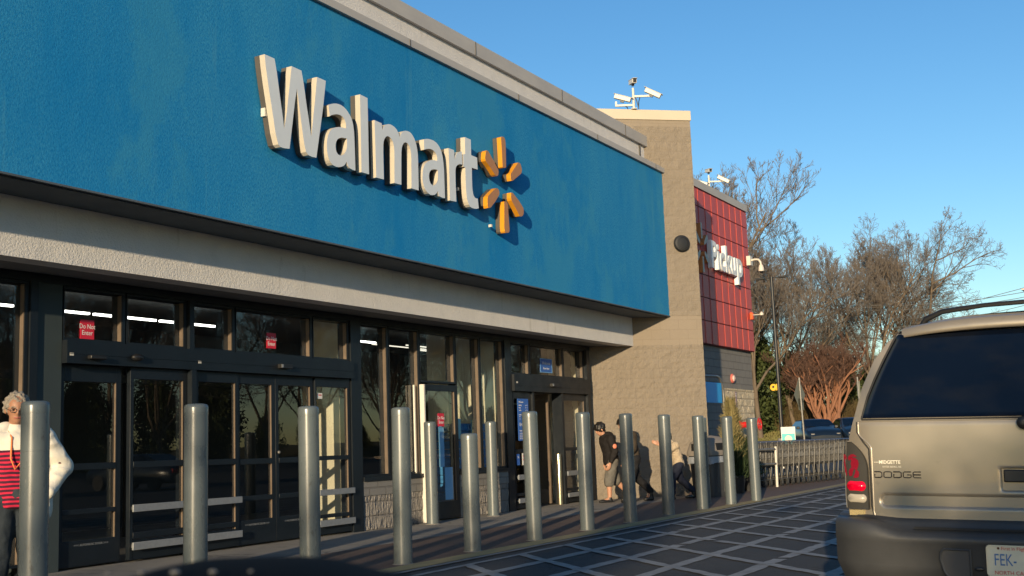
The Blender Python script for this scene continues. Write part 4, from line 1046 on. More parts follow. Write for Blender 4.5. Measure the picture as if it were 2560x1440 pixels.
vtext('OUTER BANKS, NC', .0125, .712, .926, bpy.data.materials['badge white'], 'dealer_badge', xs=.92)
strokes([[(0, 0), (1, 0)]], .757, .950, .03, .03, .0014, 'badge_line', bpy.data.materials['badge white'])
# handle
mb = MB(); mb.add([rs(y, z, .016) for y, z in ((.112, .915), (-.112, .915), (-.112, .852), (.112, .852))] + [rs(y, z, -.02) for y, z in ((.112, .915), (-.112, .915), (-.112, .852), (.112, .852))], [(0, 1, 2, 3), (0, 4, 5, 1), (1, 5, 6, 2), (2, 6, 7, 3), (3, 7, 4, 0)]); mb.build('tailgate_handle', black_m, V, local=True, bevel=.006)
# wiper
mb = MB(); p = rs(0.0, 1.150, .03); mb.lathe([(.034, .012), (.034, -.012), (.026, -.022), (.01, -.026)], tuple(p), 18, axis='x'); mb.tube([rs(0, 1.155, .05), rs(-.15, 1.20, .035), rs(-.40, 1.215, .03)], .009, 8); mb.build('rear_wiper', black_m, V, local=True)
# lamps
cov_m = mat('lamp guard plastic', (.045, .042, .036), .5); redlens = mat('red lens', (.70, .0, .025), .12, coat=.6); clear = mat('clear lens', (.42, .38, .31), .25, coat=.5); ram_m = mat('dark red lens', (.22, .008, .022), .25, coat=.4)
def pill(yc, zc, hw, hh, off, m, name, parent, s):
    mb = MB(); N_ = 24; pts = []
    for k in range(N_):
        a = 2*math.pi*k/N_; cx = hw-hh; pts.append((s*(yc + (cx if math.cos(a) > 0 else -cx) + hh*math.cos(a)), zc + hh*math.sin(a)))
    mb.add([rs(s*yc, zc, off+.006)] + [rs(u*.985+s*yc*.015, zc+(v-zc)*.8, off+.004) for u, v in pts] + [rs(u, v, off-.003) for u, v in pts], [(0, 1+k, 1+(k+1) % N_) for k in range(N_)] + [(1+k, 1+N_+k, 1+N_+(k+1) % N_, 1+(k+1) % N_) for k in range(N_)], True)
    return mb.build(name, m, parent, local=True, fix=False)
for s in (1, -1):
    def lo(z): return .790 + .095*(max(0, z-.90)/.16)**2.4
    def hi(z): return .930 - .008*max(0, (z-.9)/.1)
    f0, f1 = (lambda z: lo(z)), (lambda z: min(hi(z), ymax(z)*.995))
    if s == -1: f0, f1 = (lambda z: -min(hi(z), ymax(z)*.995)), (lambda z: -lo(z))
    L_ = patch(f0, f1, .700, 1.058, .014, cov_m, 'tail_lamp', 14, 40)
    pill(.862, .822, .056, .027, .017, redlens, 'red_lens', L_, s); pill(.860, .757, .056, .023, .017, clear, 'reverse_lens', L_, s)
    mb = MB()
    cv = lambda L: [(.942-((u/6+2080)-2097)*.0020, .900-((v/6+1080)-1180)*.0021) for u, v in L]
    for ol in (cv([(215,410),(225,370),(270,340),(320,335),(365,360),(370,380),(320,375),(290,385),(350,395),(395,430),(405,480),(390,540),(370,580),(400,600),(405,650),(390,690),(340,700),(300,690),(330,640),(345,580),(330,560),(300,600),(285,660),(250,680),(225,660),(225,600),(245,560),(270,540),(262,480),(275,440),(260,420),(235,440)]),
               cv([(130,345),(160,335),(190,370),(195,430),(175,420),(160,400),(165,470),(180,560),(190,650),(175,680),(150,600),(135,500)])):
        n0 = len(ol); tri = tessellate_polygon([[Vector((u, v, 0)) for u, v in ol]])
        mb.add([rs(s*u, v, .0165) for u, v in ol], [tuple(t_) for t_ in tri])
    mb.build('upper_lens', ram_m, L_, local=True, fix=False)
    mb = MB(); mb.box((.035, s*.82, .668), (.06, s*.90, .696)); mb.build('chrome_catch', mat('warm chrome', (.7, .55, .3), .25, metal=.9) if s == 1 else bpy.data.materials['warm chrome'], V, local=True)
# roof rack
mb = MB(); mb.tube([(.42, .55, 1.68), (.40, .51, 1.735), (.38, .42, 1.770), (.36, .2, 1.79), (.35, 0, 1.795), (.36, -.2, 1.79), (.38, -.42, 1.770), (.40, -.51, 1.735), (.42, -.55, 1.68)], [.02, .018, .015, .013, .013, .013, .015, .018, .02], 8); mb.build('rack_bar', black_m, V, local=True)
for s in (1, -1):
    mb = MB(); mb.tube([(.42, s*.55, 1.68), (.6, s*.55, 1.735), (2.4, s*.55, 1.745), (2.6, s*.55, 1.69)], .015, 8); mb.build('rack_rail', black_m, V, local=True)
# wheels, side glass, mirrors
def wheel(parent, x, y, r, w, m_rim=steel_m):
    mb = MB(); mb.lathe([(r*.62, -w/2), (r*.95, -w/2), (r, -w/2+.02), (r, w/2-.02), (r*.95, w/2), (r*.62, w/2)], (x, y, r), 28, axis='y'); wo = mb.build('wheel', rubber_m, parent, local=True)
    s = 1 if y > 0 else -1; yy = y + s*(w/2-.012)
    mb = MB(); mb.lathe([(r*.62, 0), (r*.58, -s*.02), (r*.2, -s*.01), (r*.05, 0)], (x, yy, r), 20, axis='y'); mb.build('rim', m_rim, wo, local=True)
for x in (1.05, 3.9):
    for y in (.80, -.80): wheel(V, x, y, .36, .24)
for s in (1, -1):
    mb = MB()
    for a, b in ((.35, 1.25), (1.32, 2.2), (2.27, 3.0)):
        mb.add([(a+.05, s*.835, 1.22), (b, s*.835, 1.22), (b-.02, s*.725, 1.52), (a+.14, s*.725, 1.52)], [(0, 1, 2, 3)])
    mb.build('side_window', van_glass, V, local=True, fix=False)
    mb = MB(); mb.box((3.02, s*.86, 1.12), (3.12, s*1.06, 1.28)); mb.build('door_mirror', black_m, V, local=True, bevel=.02)

# ================================================================== OTHER CARS
def make_car(name, paint, label, loc, rz, L=4.6, W=.9, Ht=1.45, belt=.92, cab=(-1.55, -.75, .55, 1.35), group=None, hoodz=.95, trunkz=1.0):
    t = thing(name, label, 'car', loc, rz, group=group)
    st = [(-L/2, .82, trunkz-.25, 0), (-L/2+.12, .93, trunkz-.05, 0), (cab[0], 1, trunkz, 0), (cab[1], 1, Ht-.03, 1), ((cab[1]+cab[2])/2, 1, Ht, 1), (cab[2], 1, Ht-.04, 1), (cab[3], 1, hoodz+.02, 0), (L/2-.35, .96, hoodz-.08, 0), (L/2-.08, .88, hoodz-.22, 0), (L/2, .80, hoodz-.38, 0)]
    mb = MB(); rings = []
    for x, ws, zt, c in st:
        w_ = W*ws; b_ = min(belt, zt-.02)
        top = [(w_*(.74 if c else .86), zt-.03), (w_*.5, zt), (0, zt+.015)]
        half = [(w_*.90, .26), (w_*.99, .40), (w_, .62), (w_*.965, b_)] + top
        rings.append([(x, y, z) for y, z in half] + [(x, -y, z) for y, z in half[::-1][1:]])
    rloft(mb, rings); mb.build('body', paint, t, local=True, fix=False)
    def gq(name_, pts): mb = MB(); mb.add(pts, [tuple(range(len(pts)))]); mb.build(name_, van_glass, t, local=True, fix=False)
    zt = Ht
    for s in (1, -1):
        gq('side_window', [(cab[0]+.25, s*(W*.955+.006), belt+.04), (cab[3]-.25, s*(W*.955+.006), belt+.04), (cab[2]-.02, s*(W*.765+.006), zt-.09), (cab[1]+.03, s*(W*.765+.006), zt-.09)])
        mb = MB(); mb.box((cab[3]-.45, s*(W+.02), belt+.0), (cab[3]-.33, s*(W+.17), belt+.13)); mb.build('door_mirror', black_m, t, local=True, bevel=.02)
        mb = MB(); mb.box((L/2-.16, s*.52, hoodz-.35), (L/2-.035, s*.70, hoodz-.27)); mb.build('headlight', steel_m, t, local=True, bevel=.02)
        mb = MB(); mb.box((-L/2-.01, s*.5, trunkz-.36), (-L/2+.1, s*.74, trunkz-.22)); mb.build('tail_light', red_m, t, local=True, bevel=.01)
        for x in (-L/2+.85, L/2-.85): wheel(t, x, s*(W-.10), .32, .2)
    e = .03
    a, b = cab[2], cab[3]
    gq('windshield', [(b-.10, -W*.80, hoodz+.06+e), (b-.10, W*.80, hoodz+.06+e), (a+.08, W*.68, zt-.06+e-.02), (a+.08, -W*.68, zt-.06+e-.02)])
    a, b = cab[1], cab[0]
    gq('rear_window', [(b+.10, -W*.80, trunkz+.05+e), (b+.10, W*.80, trunkz+.05+e), (a-.08, W*.68, zt-.06+e-.02), (a-.08, -W*.68, zt-.06+e-.02)])
    return t
navy = mat('navy car paint', (.006, .012, .024), .3, coat=.3); silver = mat('silver car paint', (.35, .36, .37), .35, metal=.5, coat=.4)
def pol(az, dd, z=0): return (dd*math.cos(R(az)), dd*math.sin(R(az)), z)
p = pol(14.75, 60, 0); p = (p[0], p[1], hz(p[0]))
car1 = make_car('parked_car', navy, 'dark navy car parked before the grass bank behind the diamond sign', p, R(209), Ht=1.40, group='cars parked by the grass bank')
c = copy_tree(car1); q = pol(12.95, 60); c.location = (q[0], q[1], hz(q[0])); c.rotation_euler = (0, 0, R(205)); c['label'] = 'dark navy car mostly hidden behind the grey suv'; c['group'] = 'cars parked by the grass bank'

# ================================================================== STREET FURNITURE FAR AWAY
green_grey = mat('dull sign back', (.15, .16, .13), .6, col2=(.13, .14, .115), vscale=6)
p = pol(15.18, 41); p = (p[0], p[1], hz(p[0]))
t = thing('diamond_sign', 'diamond road sign seen from behind on a leaning steel post', 'road sign', p); t.rotation_euler = (R(0), R(0), R(78))
zb = p[2]
mb = MB(); mb.tube([(0, .0, 0), (0, .10, 3.12-zb)], .032, 8); mb.build('post', steel_m, t, local=True)
mb = MB(); cz = 1.12+41*.0345-zb; mb.prism([(0, -.56), (.40, 0), (0, .56), (-.40, 0)], lambda u, v, w: Vector((.04+w, .07+u, cz+v)), .006); mb.build('diamond_plate', green_grey, t, local=True)
mb = MB(); mb.box((.04, -.17, .86+1.12-.0-zb+.04), (.047, .20, 1.27+1.12-zb+.02)); mb.build('lower_plate', green_grey, t, local=True)
p = pol(16.22, 60); zb = hz(p[0])
t = thing('light_pole', 'tall slim black light pole with two flat heads', 'lamp post', (p[0], p[1], zb))
mb = MB(); mb.tube([(0, 0, 0), (0, 0, 8.65)], [.10, .075], 12); mb.build('pole', black_m, t, local=True)
mb = MB(); mb.lathe([(.22, 0), (.22, .5), (.18, .52)], n=16); mb.build('base', concrete, t, local=True)
for s in (1, -1):
    mb = MB(); mb.box((-.02, s*.08, 8.58), (.02, s*.35, 8.62)); mb.box((-.13, s*.35, 8.56), (.13, s*.80, 8.64)); mb.build('lamp_head', black_m, t, local=True, bevel=.01)
t2 = thing('round_sign', 'small yellow disc sign on the side of the light pole', 'sign', (p[0], p[1]+.12, 1.12+60*.0418))
mb = MB(); mb.lathe([(.17, -.02), (.17, .02)], (-.05, .14, 0), 20, axis='x'); mb.box((-.06, -.06, -.16), (-.04, .0, .16)); mb.build('disc', mat('yellow enamel', (.75, .42, .02), .5), t2, local=True)
mb = MB(); mb.lathe([(.06, -.002), (.06, .002)], (-.075, .14, .02), 12, axis='x'); mb.build('slot', black_m, t2, local=True)
p = pol(15.93, 41); t = thing('pickup_board', 'teal and white board standing behind the nested carts', 'sign', (p[0], p[1], hz(p[0])), R(16))
teal = mat('teal print', (.03, .42, .46), .5); cz = 1.12+41*(-.0005)-hz(p[0])+.06
mb = MB(); mb.box((-.012, -.235, cz-.32), (.012, .235, cz+.31)); mb.box((-.02, -.24, 0), (.0, -.20, cz-.32)); mb.box((-.02, .20, 0), (.0, .24, cz-.32)); mb.build('board', paper_m, t, local=True)
mb = MB(); mb.box((-.016, -.215, cz-.27), (-.0125, .215, cz+.08)); mb.build('colour_band', teal, t, local=True)
mb = MB(); mb.lathe([(.12, -.001), (.12, .001)], (-.019, 0, cz-.10), 16, axis='x'); mb.build('logo_disc', mat('pale yellow print', (.75, .72, .5), .6), t, local=True)
mb = MB()
for i, (s_, tx) in enumerate(((.07, 'Curbside'), (.07, 'Pickup'), (.04, 'this way'))): text_mb(tx, s_, lambda u, v, w: Vector((-.014-w, -u, cz+.25-.06*i+v)), .001, mb=mb)
mb.build('lettering', teal, t, local=True, fix=False)
p = pol(5.0, 62); t = thing('street_lamp', 'pale flat street lamp head poking in above the suv roof', 'street lamp', (p[0], p[1]-3.0, hz(p[0])))
hh = 1.12+62*.1088-hz(p[0])
mb = MB(); mb.tube([(0, 0, 0), (0, 0, hh)], [.1, .07], 10); mb.build('pole', steel_m, t, local=True)
mb = MB(); mb.tube([(0, 0, hh), (0, 2.6, hh)], .04, 8); mb.build('arm', steel_m, t, local=True)
mb = MB(); mb.box((-.14, 2.5, hh-.03), (.14, 3.15, hh+.05)); h_ = mb.build('lamp_head', white_m, t, local=True, bevel=.02)
mb = MB(); mb.lathe([(.10, 0), (.08, -.07), (.02, -.11)], (0, 2.98, hh-.03), 12); mb.build('sensor', black_m, h_, local=True)
p = pol(12.55, 58); t = thing('sign_post', 'thin pale post standing right of the red-brown tree', 'post', (p[0], p[1], hz(p[0])))
mb = MB(); mb.tube([(0, 0, 0), (0, .04, 3.3)], .04, 8); mb.build('post', steel_m, t, local=True)
mb = MB(); mb.box((.045, -.05, 2.4), (.05, .10, 3.1)); mb.build('plate', green_grey, t, local=True)
# overhead cables
for (az0, s0, az1, s1, lb) in ((17.2, .083, 3, .118, 'lowest pale overhead cable crossing in front of the bare trees'), (12.6, .107, 3, .112, 'topmost pale overhead cable above the red-brown tree'), (12.6, .103, 3, .108, 'second pale overhead cable above the red-brown tree'), (13.0, .086, 3, .104, 'slanting pale overhead cable above the red-brown tree')):
    d0 = 92; a = Vector(pol(az0, d0, 1.12+d0*s0)); b = Vector(pol(az1, d0, 1.12+d0*s1))
    t = thing('overhead_cable', lb, 'cable', tuple(a), group='overhead cables behind the car park'); pts = []
    for k in range(13): u = k/12; q = a.lerp(b, u) - a; q.z -= .6*4*u*(1-u); pts.append(q)
    mb = MB(); mb.tube(pts, .022, 5); mb.build('wire', steel_m, t, local=True)
# dashboard of the viewer's own car
t = thing('car_dashboard', 'blurred black dashboard hood at the bottom edge of the view', 'dashboard', (.5, .45, .95))
def dz(u):
    return 0
fw = Vector(CM[2]); up = Vector((0, 0, 1)); rt = fw.cross(up).normalized(); fh = up.cross(rt)
base = Vector((0, 0, 1.12)) + fh*.62 - rt*.145
mb = MB(); vs = []; fs = []; NU, NV = 40, 8
for i in range(NU+1):
    u = -.22+.44*i/NU
    hgt = -.0650 + .0115*math.exp(-(u/.060)**4) - .02*max(0, u-.08)/.1 + u*-.012
    for j in range(NV+1):
        v = j/NV
        p = base + rt*u + fh*(-.16+.32*v) ; p.z += hgt - .05*(abs(v-.5)*2)**2.5
        vs.append(p)
for i in range(NU):
    for j in range(NV): a = i*(NV+1)+j; fs.append((a, a+1, a+NV+2, a+NV+1))
mb.add(vs, fs, True); mb.build('hood', mat('shaded black dash', (.0015, .002, .003), .8, spec=.1), t, fix=False)  # shade of the car interior is put into this near-black colour
for i, (du, rr_) in enumerate(((-.050, .0009), (-.034, .0013), (-.018, .0016), (.000, .0013), (.018, .0008))):
    q = base + rt*(du-.002) - fh*.055; q.z = 1.12 - .0905*.575 - .0004*i
    mb = MB(); mb.ball(q, rr_, 8, 6, (1.6, 1.6, .8)); mb.build('glint_ball', steel_m, t)  # small steel balls stand in for blurred reflections on the dash
REFL_TREES = [(24, -34, 'A', 0, .8), (31, -36, 'B', 1, .8), (37, -33, 'C', 2, .8), (44, -37, 'A', 3, .9), (50, -34, 'B', 4, .8), (57, -38, 'C', 5, .9), (64, -35, 'A', 6, .8), (71, -38, 'B', 1.5, .9), (78, -35, 'C', 2.2, .8),
              (85, -39, 'A', .3, .9), (93, -36, 'B', 1.3, .85), (101, -40, 'C', 2.3, .9), (110, -38, 'A', 3.3, .9), (120, -42, 'B', 4.3, 1), (17, -36, 'C', 1.5, .8), (132, -44, 'C', .2, 1), (61, -48, 'B', 2, 1), (75, -50, 'A', 3, 1), (90, -52, 'C', 4, 1), (105, -54, 'A', 5, 1),
              ]
SHADE_TREES = [(2.1, 45, 8.4, .85, 'slender evergreen on the lot behind the viewer, rooted left of the car'), (-1.3, 42, 6.05, .9, 'wide low evergreen on the lot straight behind the viewer')]
DAPPLE = [(-4.5, -44, 'A', 0, .58), (7.0, -40, 'B', 1, .5), (9.6, -52, 'C', 2, .58), (11.5, -46, 'A', 3, .55), (.2, -58, 'C', 4, .56)]
WOMAN = (5.93, 7.62, 0, R(-118)); BOY = (20.88, 9.48, 0, R(137)); P2 = (20.90, 9.02, 0, R(137)); P3_ = (21.60, 8.40, 0, R(137))
# ================================================================== TREES
def bark(name, c1, c2): return mat(name, c1, .9, col2=c2, vscale=3, bump=.6, bscale=20, bdist=.03, stretch=(1, 1, .3), spec=.1)
bark_g = bark('grey brown bark', (.115, .09, .068), (.175, .135, .095)); twig_g = mat('grey brown twigs', (.155, .135, .12), .9, col2=(.195, .168, .145), vscale=.4, spec=.1)
bark_r = bark('smooth orange bark', (.30, .145, .085), (.22, .11, .07)); twig_r = mat('red brown twigs', (.145, .082, .060), .9, col2=(.105, .068, .055), vscale=.6, spec=.1)
twig_p = mat('pale far twigs', (.25, .20, .15), .9, col2=(.19, .15, .115), vscale=.3, spec=.1)

def seg(mb, pts, r0, r1, n):
    k = len(pts); mb.tube(pts, [r0+(r1-r0)*i/(k-1) for i in range(k)], n, caps=False)

def grow_tree(seed, height, spread=1.0, trunk_r=.28, trunk_h=.25, levels=4, lean=0, nlimbs=7, up=.35, dens=1.0, tw=.012, stems=1, kids=(7, 6, 6, 5), droop=0.0, fork=.5):
    rd = random.Random(seed); trunk = MB(); crown = MB()
    def branch(p, d, ln, r, lv):
        m = 5 if lv <= 1 else 4 if lv == 2 else 3
        pts = [p.copy()]; q = p.copy(); dd = d.copy()
        for i in range(m):
            wob = .15 if lv < 3 else .22
            dd = (dd + Vector((rd.gauss(0, wob), rd.gauss(0, wob), rd.gauss(0, wob*.6) + up*.16 - droop*lv*.03))).normalized()
            q = q + dd*(ln/m); pts.append(q.copy())
        mb = trunk if lv <= 1 else crown
        seg(mb, pts, r, max(r*.38, tw*.55), 7 if lv == 0 else 5 if lv == 1 else 4 if lv == 2 else 3)
        if lv >= levels: return
        n = int(kids[lv]*dens + rd.random())
        for k in range(n):
            u = .28 + .72*(k+rd.random())/n; u = min(u, .99)
            i = min(int(u*m), m-1); f = u*m-i; b = pts[i].lerp(pts[i+1], f)
            t = (pts[i+1]-pts[i]).normalized(); side = t.cross(Vector((rd.gauss(0, 1), rd.gauss(0, 1), rd.gauss(0, 1)))).normalized()
            ang = R(rd.uniform(25, 58))
            nd = (t*math.cos(ang) + side*math.sin(ang)*spread + Vector((0, 0, up*.5))).normalized()
            branch(b, nd, ln*rd.uniform(.42, .68)*(1.12-.45*u), max(r*rd.uniform(.32, .5), tw), lv+1)
    for s in range(stems):
        if stems == 1: p0 = Vector((0, 0, -.2)); d0 = Vector((rd.gauss(0, .04)+lean, rd.gauss(0, .04), 1)).normalized()
        else:
            a = 2*math.pi*s/stems + rd.uniform(-.3, .3); p0 = Vector((.10*math.cos(a), .10*math.sin(a), -.1)); d0 = Vector((math.cos(a)*fork*rd.uniform(.5, 1.2), math.sin(a)*fork*rd.uniform(.5, 1.2), 1)).normalized()
        th = height*trunk_h; pts = [p0]
        q = p0.copy()
        for i in range(4): q = q + (d0 + Vector((rd.gauss(0, .04), rd.gauss(0, .04), 0)))*(th/4); pts.append(q.copy())
        seg(trunk, pts, trunk_r, trunk_r*.72, 9)
        top = pts[-1]
        for k in range(nlimbs):
            a = 2*math.pi*(k+rd.random()*.6)/nlimbs; tilt = rd.uniform(.12, .95)*spread if k else .05
            dd = Vector((math.cos(a)*tilt, math.sin(a)*tilt, 1)).normalized()
            if stems > 1: dd = (dd + d0*.8).normalized()
            branch(top - Vector((0, 0, rd.uniform(0, th*.25))), dd, (height-th)*rd.uniform(.52, .72), trunk_r*rd.uniform(.38, .62), 0 if levels > 3 else 1)
    return trunk, crown

def make_tree(name, label, args, mats, loc, rz=0, cat='tree', group=None, scale=1.0):
    t = thing(name, label, cat, loc, rz, group, scale)
    tr, cr = grow_tree(**args)
    tr.build('trunk', mats[0], t, local=True, fix=False); cr.build('crown', mats[1], t, local=True, fix=False)
    return t
def place(tr, az, dd, zz=None, rz=0.0, sc=1.0, label=None, group=None, sz=1.0):
    c = copy_tree(tr); x, y, _ = pol(az, dd); z = zz if zz is not None else (bank(x, y) if x > 72 else hz(x))
    c.location = (x, y, z-.05); c.rotation_euler = (0, 0, rz); c.scale = (sc, sc, sc*sz)
    if label: c['label'] = label
    if group: c['group'] = group
    return c
G1 = 'tall bare trees behind the car park'
def P3(az, dd): x, y, _ = pol(az, dd); return (x, y, bank(x, y)-.05)
TA = make_tree('bare_tree', 'broad round crowned bare tree at the right end, its fork showing against the sky', dict(seed=12, height=18.0, spread=1.15, trunk_r=.24, trunk_h=.20, levels=5, nlimbs=6, kids=(7, 5, 5, 4, 3), tw=.0112, up=.16), (bark_g, twig_g), P3(9.9, 98), 0.4, group=G1); TA.scale = (.92, .92, 1.08)
TB = make_tree('bare_tree', 'tall slender bare tree just left of the broad round crowned one', dict(seed=23, height=21.5, spread=.8, trunk_r=.22, trunk_h=.22, levels=5, nlimbs=6, kids=(7, 5, 5, 4, 3), tw=.0112, up=.5), (bark_g, twig_g), P3(11.9, 94), 1.0, group=G1); TB.scale = (.9, .9, .88)
TC = make_tree('bare_tree', 'tall bare tree with a leaning pale limb behind the black light pole', dict(seed=37, height=20.5, spread=.9, trunk_r=.22, trunk_h=.16, levels=5, nlimbs=6, kids=(7, 5, 5, 4, 3), tw=.0112, up=.55, lean=.12), (bark_g, twig_g), P3(15.6, 88), 2.0, group=G1); TC.scale = (.9, .9, .80)
for k, (tr, az, dd, rz, sc, sz, lb) in enumerate((
    (TB, 19.9, 80, 0.6, 1.05, 1.06, 'tallest bare tree, directly right of the tan wall above the red wing'),
    (TC, 18.4, 84, 2.2, 1.04, .98, 'bare tree whose crown rises over the white roof cameras of the red wing'),
    (TB, 17.2, 82, 3.5, .90, .86, 'bare tree above the right corner of the red wing'),
    (TA, 16.5, 92, 1.2, .95, .88, 'bare tree behind the white dome camera'),
    (TC, 19.2, 98, 3.9, 1.0, .95, 'bare tree standing farther back behind the red wing'),
    (TA, 14.5, 94, 4.4, .78, .78, 'bare tree between the light pole and the red-brown tree'),
    (TC, 13.3, 100, 5.1, .74, .80, 'lower bare tree behind the left half of the red-brown tree'),
    (TA, 9.4, 106, 2.8, .78, .85, 'rightmost bare tree, its crown sloping down towards the suv roof'),
    (TA, 11.3, 99, 4.1, .95, 1.02, 'round crowned bare tree directly behind the tall slender one'))):
    place(tr, az, dd, None, rz, sc, lb, G1, sz)
TD = make_tree('young_tree', 'far thin pale tree low on the skyline left of the suv roof', dict(seed=51, height=9, spread=.6, trunk_r=.10, trunk_h=.2, levels=3, nlimbs=6, kids=(6, 7, 6), tw=.014, up=.8), (twig_p, twig_p), P3(9.3, 128), 0, group='thin pale trees far on the skyline')
for k, (az, dd, sc, w) in enumerate(((12.8, 130, 1.0, 'first'), (12.0, 126, 1.05, 'second'), (11.2, 124, .98, 'third'), (10.4, 130, 1.1, 'fourth'), (8.4, 126, 1.0, 'fifth'), (7.4, 128, .95, 'sixth'), (6.2, 132, .9, 'seventh'), (4.8, 130, .85, 'eighth'), (14.1, 132, 1.0, 'ninth'), (15.2, 130, 1.0, 'tenth'))):
    place(TD, az, dd, None, k*1.3, sc, 'thin pale tree low on the far skyline, one of the rear row', 'thin pale trees far on the skyline')
TE = make_tree('crape_myrtle', 'wide red-brown bare tree with many smooth orange stems on the grass bank', dict(seed=5, height=6.4, spread=.95, trunk_r=.16, trunk_h=.22, levels=4, nlimbs=4, kids=(6, 6, 5, 4), tw=.009, up=.62, stems=8, fork=.42), (bark_r, twig_r), P3(14.1, 85), .3); TE.scale = (1.35, 1.35, 1.08)

# leafy evergreens
leaf_d = mat('dark evergreen leaf', (.028, .045, .016), .7, col2=(.07, .085, .025), vscale=.9, spec=.2)
leaf_y = mat('dry yellow needles', (.30, .24, .11), .8, col2=(.20, .18, .08), vscale=6, spec=.1); leaf_g = mat('deep green needles', (.03, .05, .025), .8, col2=(.05, .07, .03), vscale=6, spec=.1)
brush_m = mat('dry brush', (.17, .115, .06), .9, col2=(.10, .085, .04), vscale=.8, spec=.1)
def leafball(seed, w, h, n, ls, z0=.3, shape=lambda t: math.sin(math.pi*min(1, t*.9+.12))):
    rd = random.Random(seed); mb = MB(); cl = [(rd.uniform(-1, 1), rd.uniform(-1, 1), rd.random()) for _ in range(60)]
    for i in range(n):
        cx, cy, t = cl[rd.randrange(60)]; t = min(1, max(0, t + rd.gauss(0, .05)))
        rr_ = w*shape(t); a = rd.uniform(0, 6.283)
        q = Vector((cx*.8*rr_, cy*.8*rr_, z0+h*t)) + Vector((rd.gauss(0, .13)*w, rd.gauss(0, .13)*w, rd.gauss(0, .04)*h))
        u = Vector((rd.gauss(0, 1), rd.gauss(0, 1), rd.gauss(0, 1))).normalized(); v = u.cross(Vector((rd.gauss(0, 1), rd.gauss(0, 1), rd.gauss(0, 1)))).normalized()
        s = ls*rd.uniform(.6, 1.3); mb.add([q-u*s, q+v*s*.5, q+u*s, q-v*s*.5], [(0, 1, 2, 3)])
    return mb
def evergreen(name, label, loc, w, h, n, ls, seed, group=None, m=None, trunk=True, z0=.3, shape=None):
    t = thing(name, label, 'tree' if h > 3 else 'shrub', loc, group=group)
    kw = {'shape': shape} if shape else {}
    leafball(seed, w, h, n, ls, z0, **kw).build('crown', m or leaf_d, t, local=True, fix=False)
    if trunk: mb = MB(); mb.tube([(0, 0, -.1), (.05, 0, z0+h*.7)], [.04+h*.012, .02], 7); mb.build('trunk', bark_g, t, local=True)
    return t
GE = 'dark evergreens on the grass bank'
def blotch_tree(q_, s_, z0, h, w_, n, ls, seed, lb):  # unseen tree added for its shade; leaf count set by the mottling wanted
    az = R(SUN_AZ); t = thing('added_shade_tree', lb, 'tree', (-math.sin(az)*q_ + math.cos(az)*s_, math.cos(az)*q_ + math.sin(az)*s_, 0), group='unseen leafy trees added behind the viewer for their shade')
    leafball(seed, w_, h, n, ls, z0, shape=lambda t: 1.0).build('crown', leaf_d, t, local=True, fix=False); mb = MB(); mb.tube([(0, 0, 0), (.05, 0, z0+h*.6)], [.06, .03], 7); mb.build('trunk', bark_g, t, local=True)
blotch_tree(-1.15, -19, 4.6, 1.9, 1.35, 9, .28, 4, 'unseen sparse tree added behind the viewer to mottle the suv tailgate with shade'); blotch_tree(3.9, -22, 4.6, 1.6, 1.6, 100, .2, 6, 'unseen sparse tree added behind the viewer to mottle the left bollards with shade')
E1 = evergreen('evergreen_tree', 'dark evergreen tree beside the right edge of the red wing', P3(17.6, 86), 2.3, 7.6, 9000, .16, 1, GE)
for az, dd, sc, lb in ((16.9, 88, .82, 'dark evergreen tree behind the yellow disc sign'), (18.6, 84, 1.0, 'dark evergreen tree half hidden by the cream block wall'), (15.6, 92, .72, 'lower dark evergreen behind the diamond sign'), (13.0, 96, .62, 'lower dark evergreen behind the right side of the red-brown tree'), (14.9, 97, .60, 'lower dark evergreen behind the orange stems'), (12.1, 98, .6, 'lower dark evergreen beside the suv window edge')):
    place(E1, az, dd, None, az, sc, lb, GE)
mb = MB(); rd = random.Random(9)
for i in range(9000):
    az = rd.uniform(11.2, 19.5); dd = rd.uniform(88, 96); x, y, _ = pol(az, dd); z = bank(x, y)
    hgt = rd.uniform(.5, 3.2)*(1 if az > 14.8 else .75); lean = Vector((rd.gauss(0, .35), rd.gauss(0, .35), 1)).normalized()
    mb.tube([(x, y, z-.1), Vector((x, y, z))+lean*hgt*.6, Vector((x, y, z))+(lean+Vector((rd.gauss(0, .3), rd.gauss(0, .3), 0))).normalized()*hgt], [.016, .012, .006], 3, caps=False)
tag(mb.build('brush', brush_m, fix=False), 'tangle of dry brown brush along the top of the grass bank', 'brush', kind='stuff')
mb = MB()
for i in range(15000):
    x = rd.uniform(73, 90); y = x*math.tan(R(rd.uniform(10, 20))); z = bank(x, y); a = rd.uniform(0, 3.14); s = rd.uniform(.04, .10); hh = rd.uniform(.04, .14)
    mb.add([(x-s*math.cos(a), y-s*math.sin(a), z-.01), (x+s*math.cos(a), y+s*math.sin(a), z-.01), (x+rd.gauss(0, .05), y+rd.gauss(0, .05), z+hh)], [(0, 1, 2)])
tag(mb.build('grass', mat('grass blades', (.20, .17, .07), .9, col2=(.12, .12, .04), vscale=2, spec=.1), fix=False), 'dry winter grass tufts on the bank', 'grass', kind='stuff')
mb = MB()
for i in range(260):
    az = rd.uniform(13.2, 15.2); dd = rd.uniform(80, 88); x, y, _ = pol(az, dd); z = bank(x, y); s = rd.uniform(.1, .3)
    mb.add([(x-s, y-s*.6, z+.02), (x+s, y-s*.7, z+.03), (x+s*.8, y+s, z+.02), (x-s*.8, y+s*.7, z+.03)], [(0, 1, 2, 3)])
tag(mb.build('pine_straw', mat('pine straw', (.28, .11, .05), .9, col2=(.20, .09, .045), vscale=5), fix=False), 'patches of orange pine straw under the red-brown tree', 'mulch', kind='stuff')

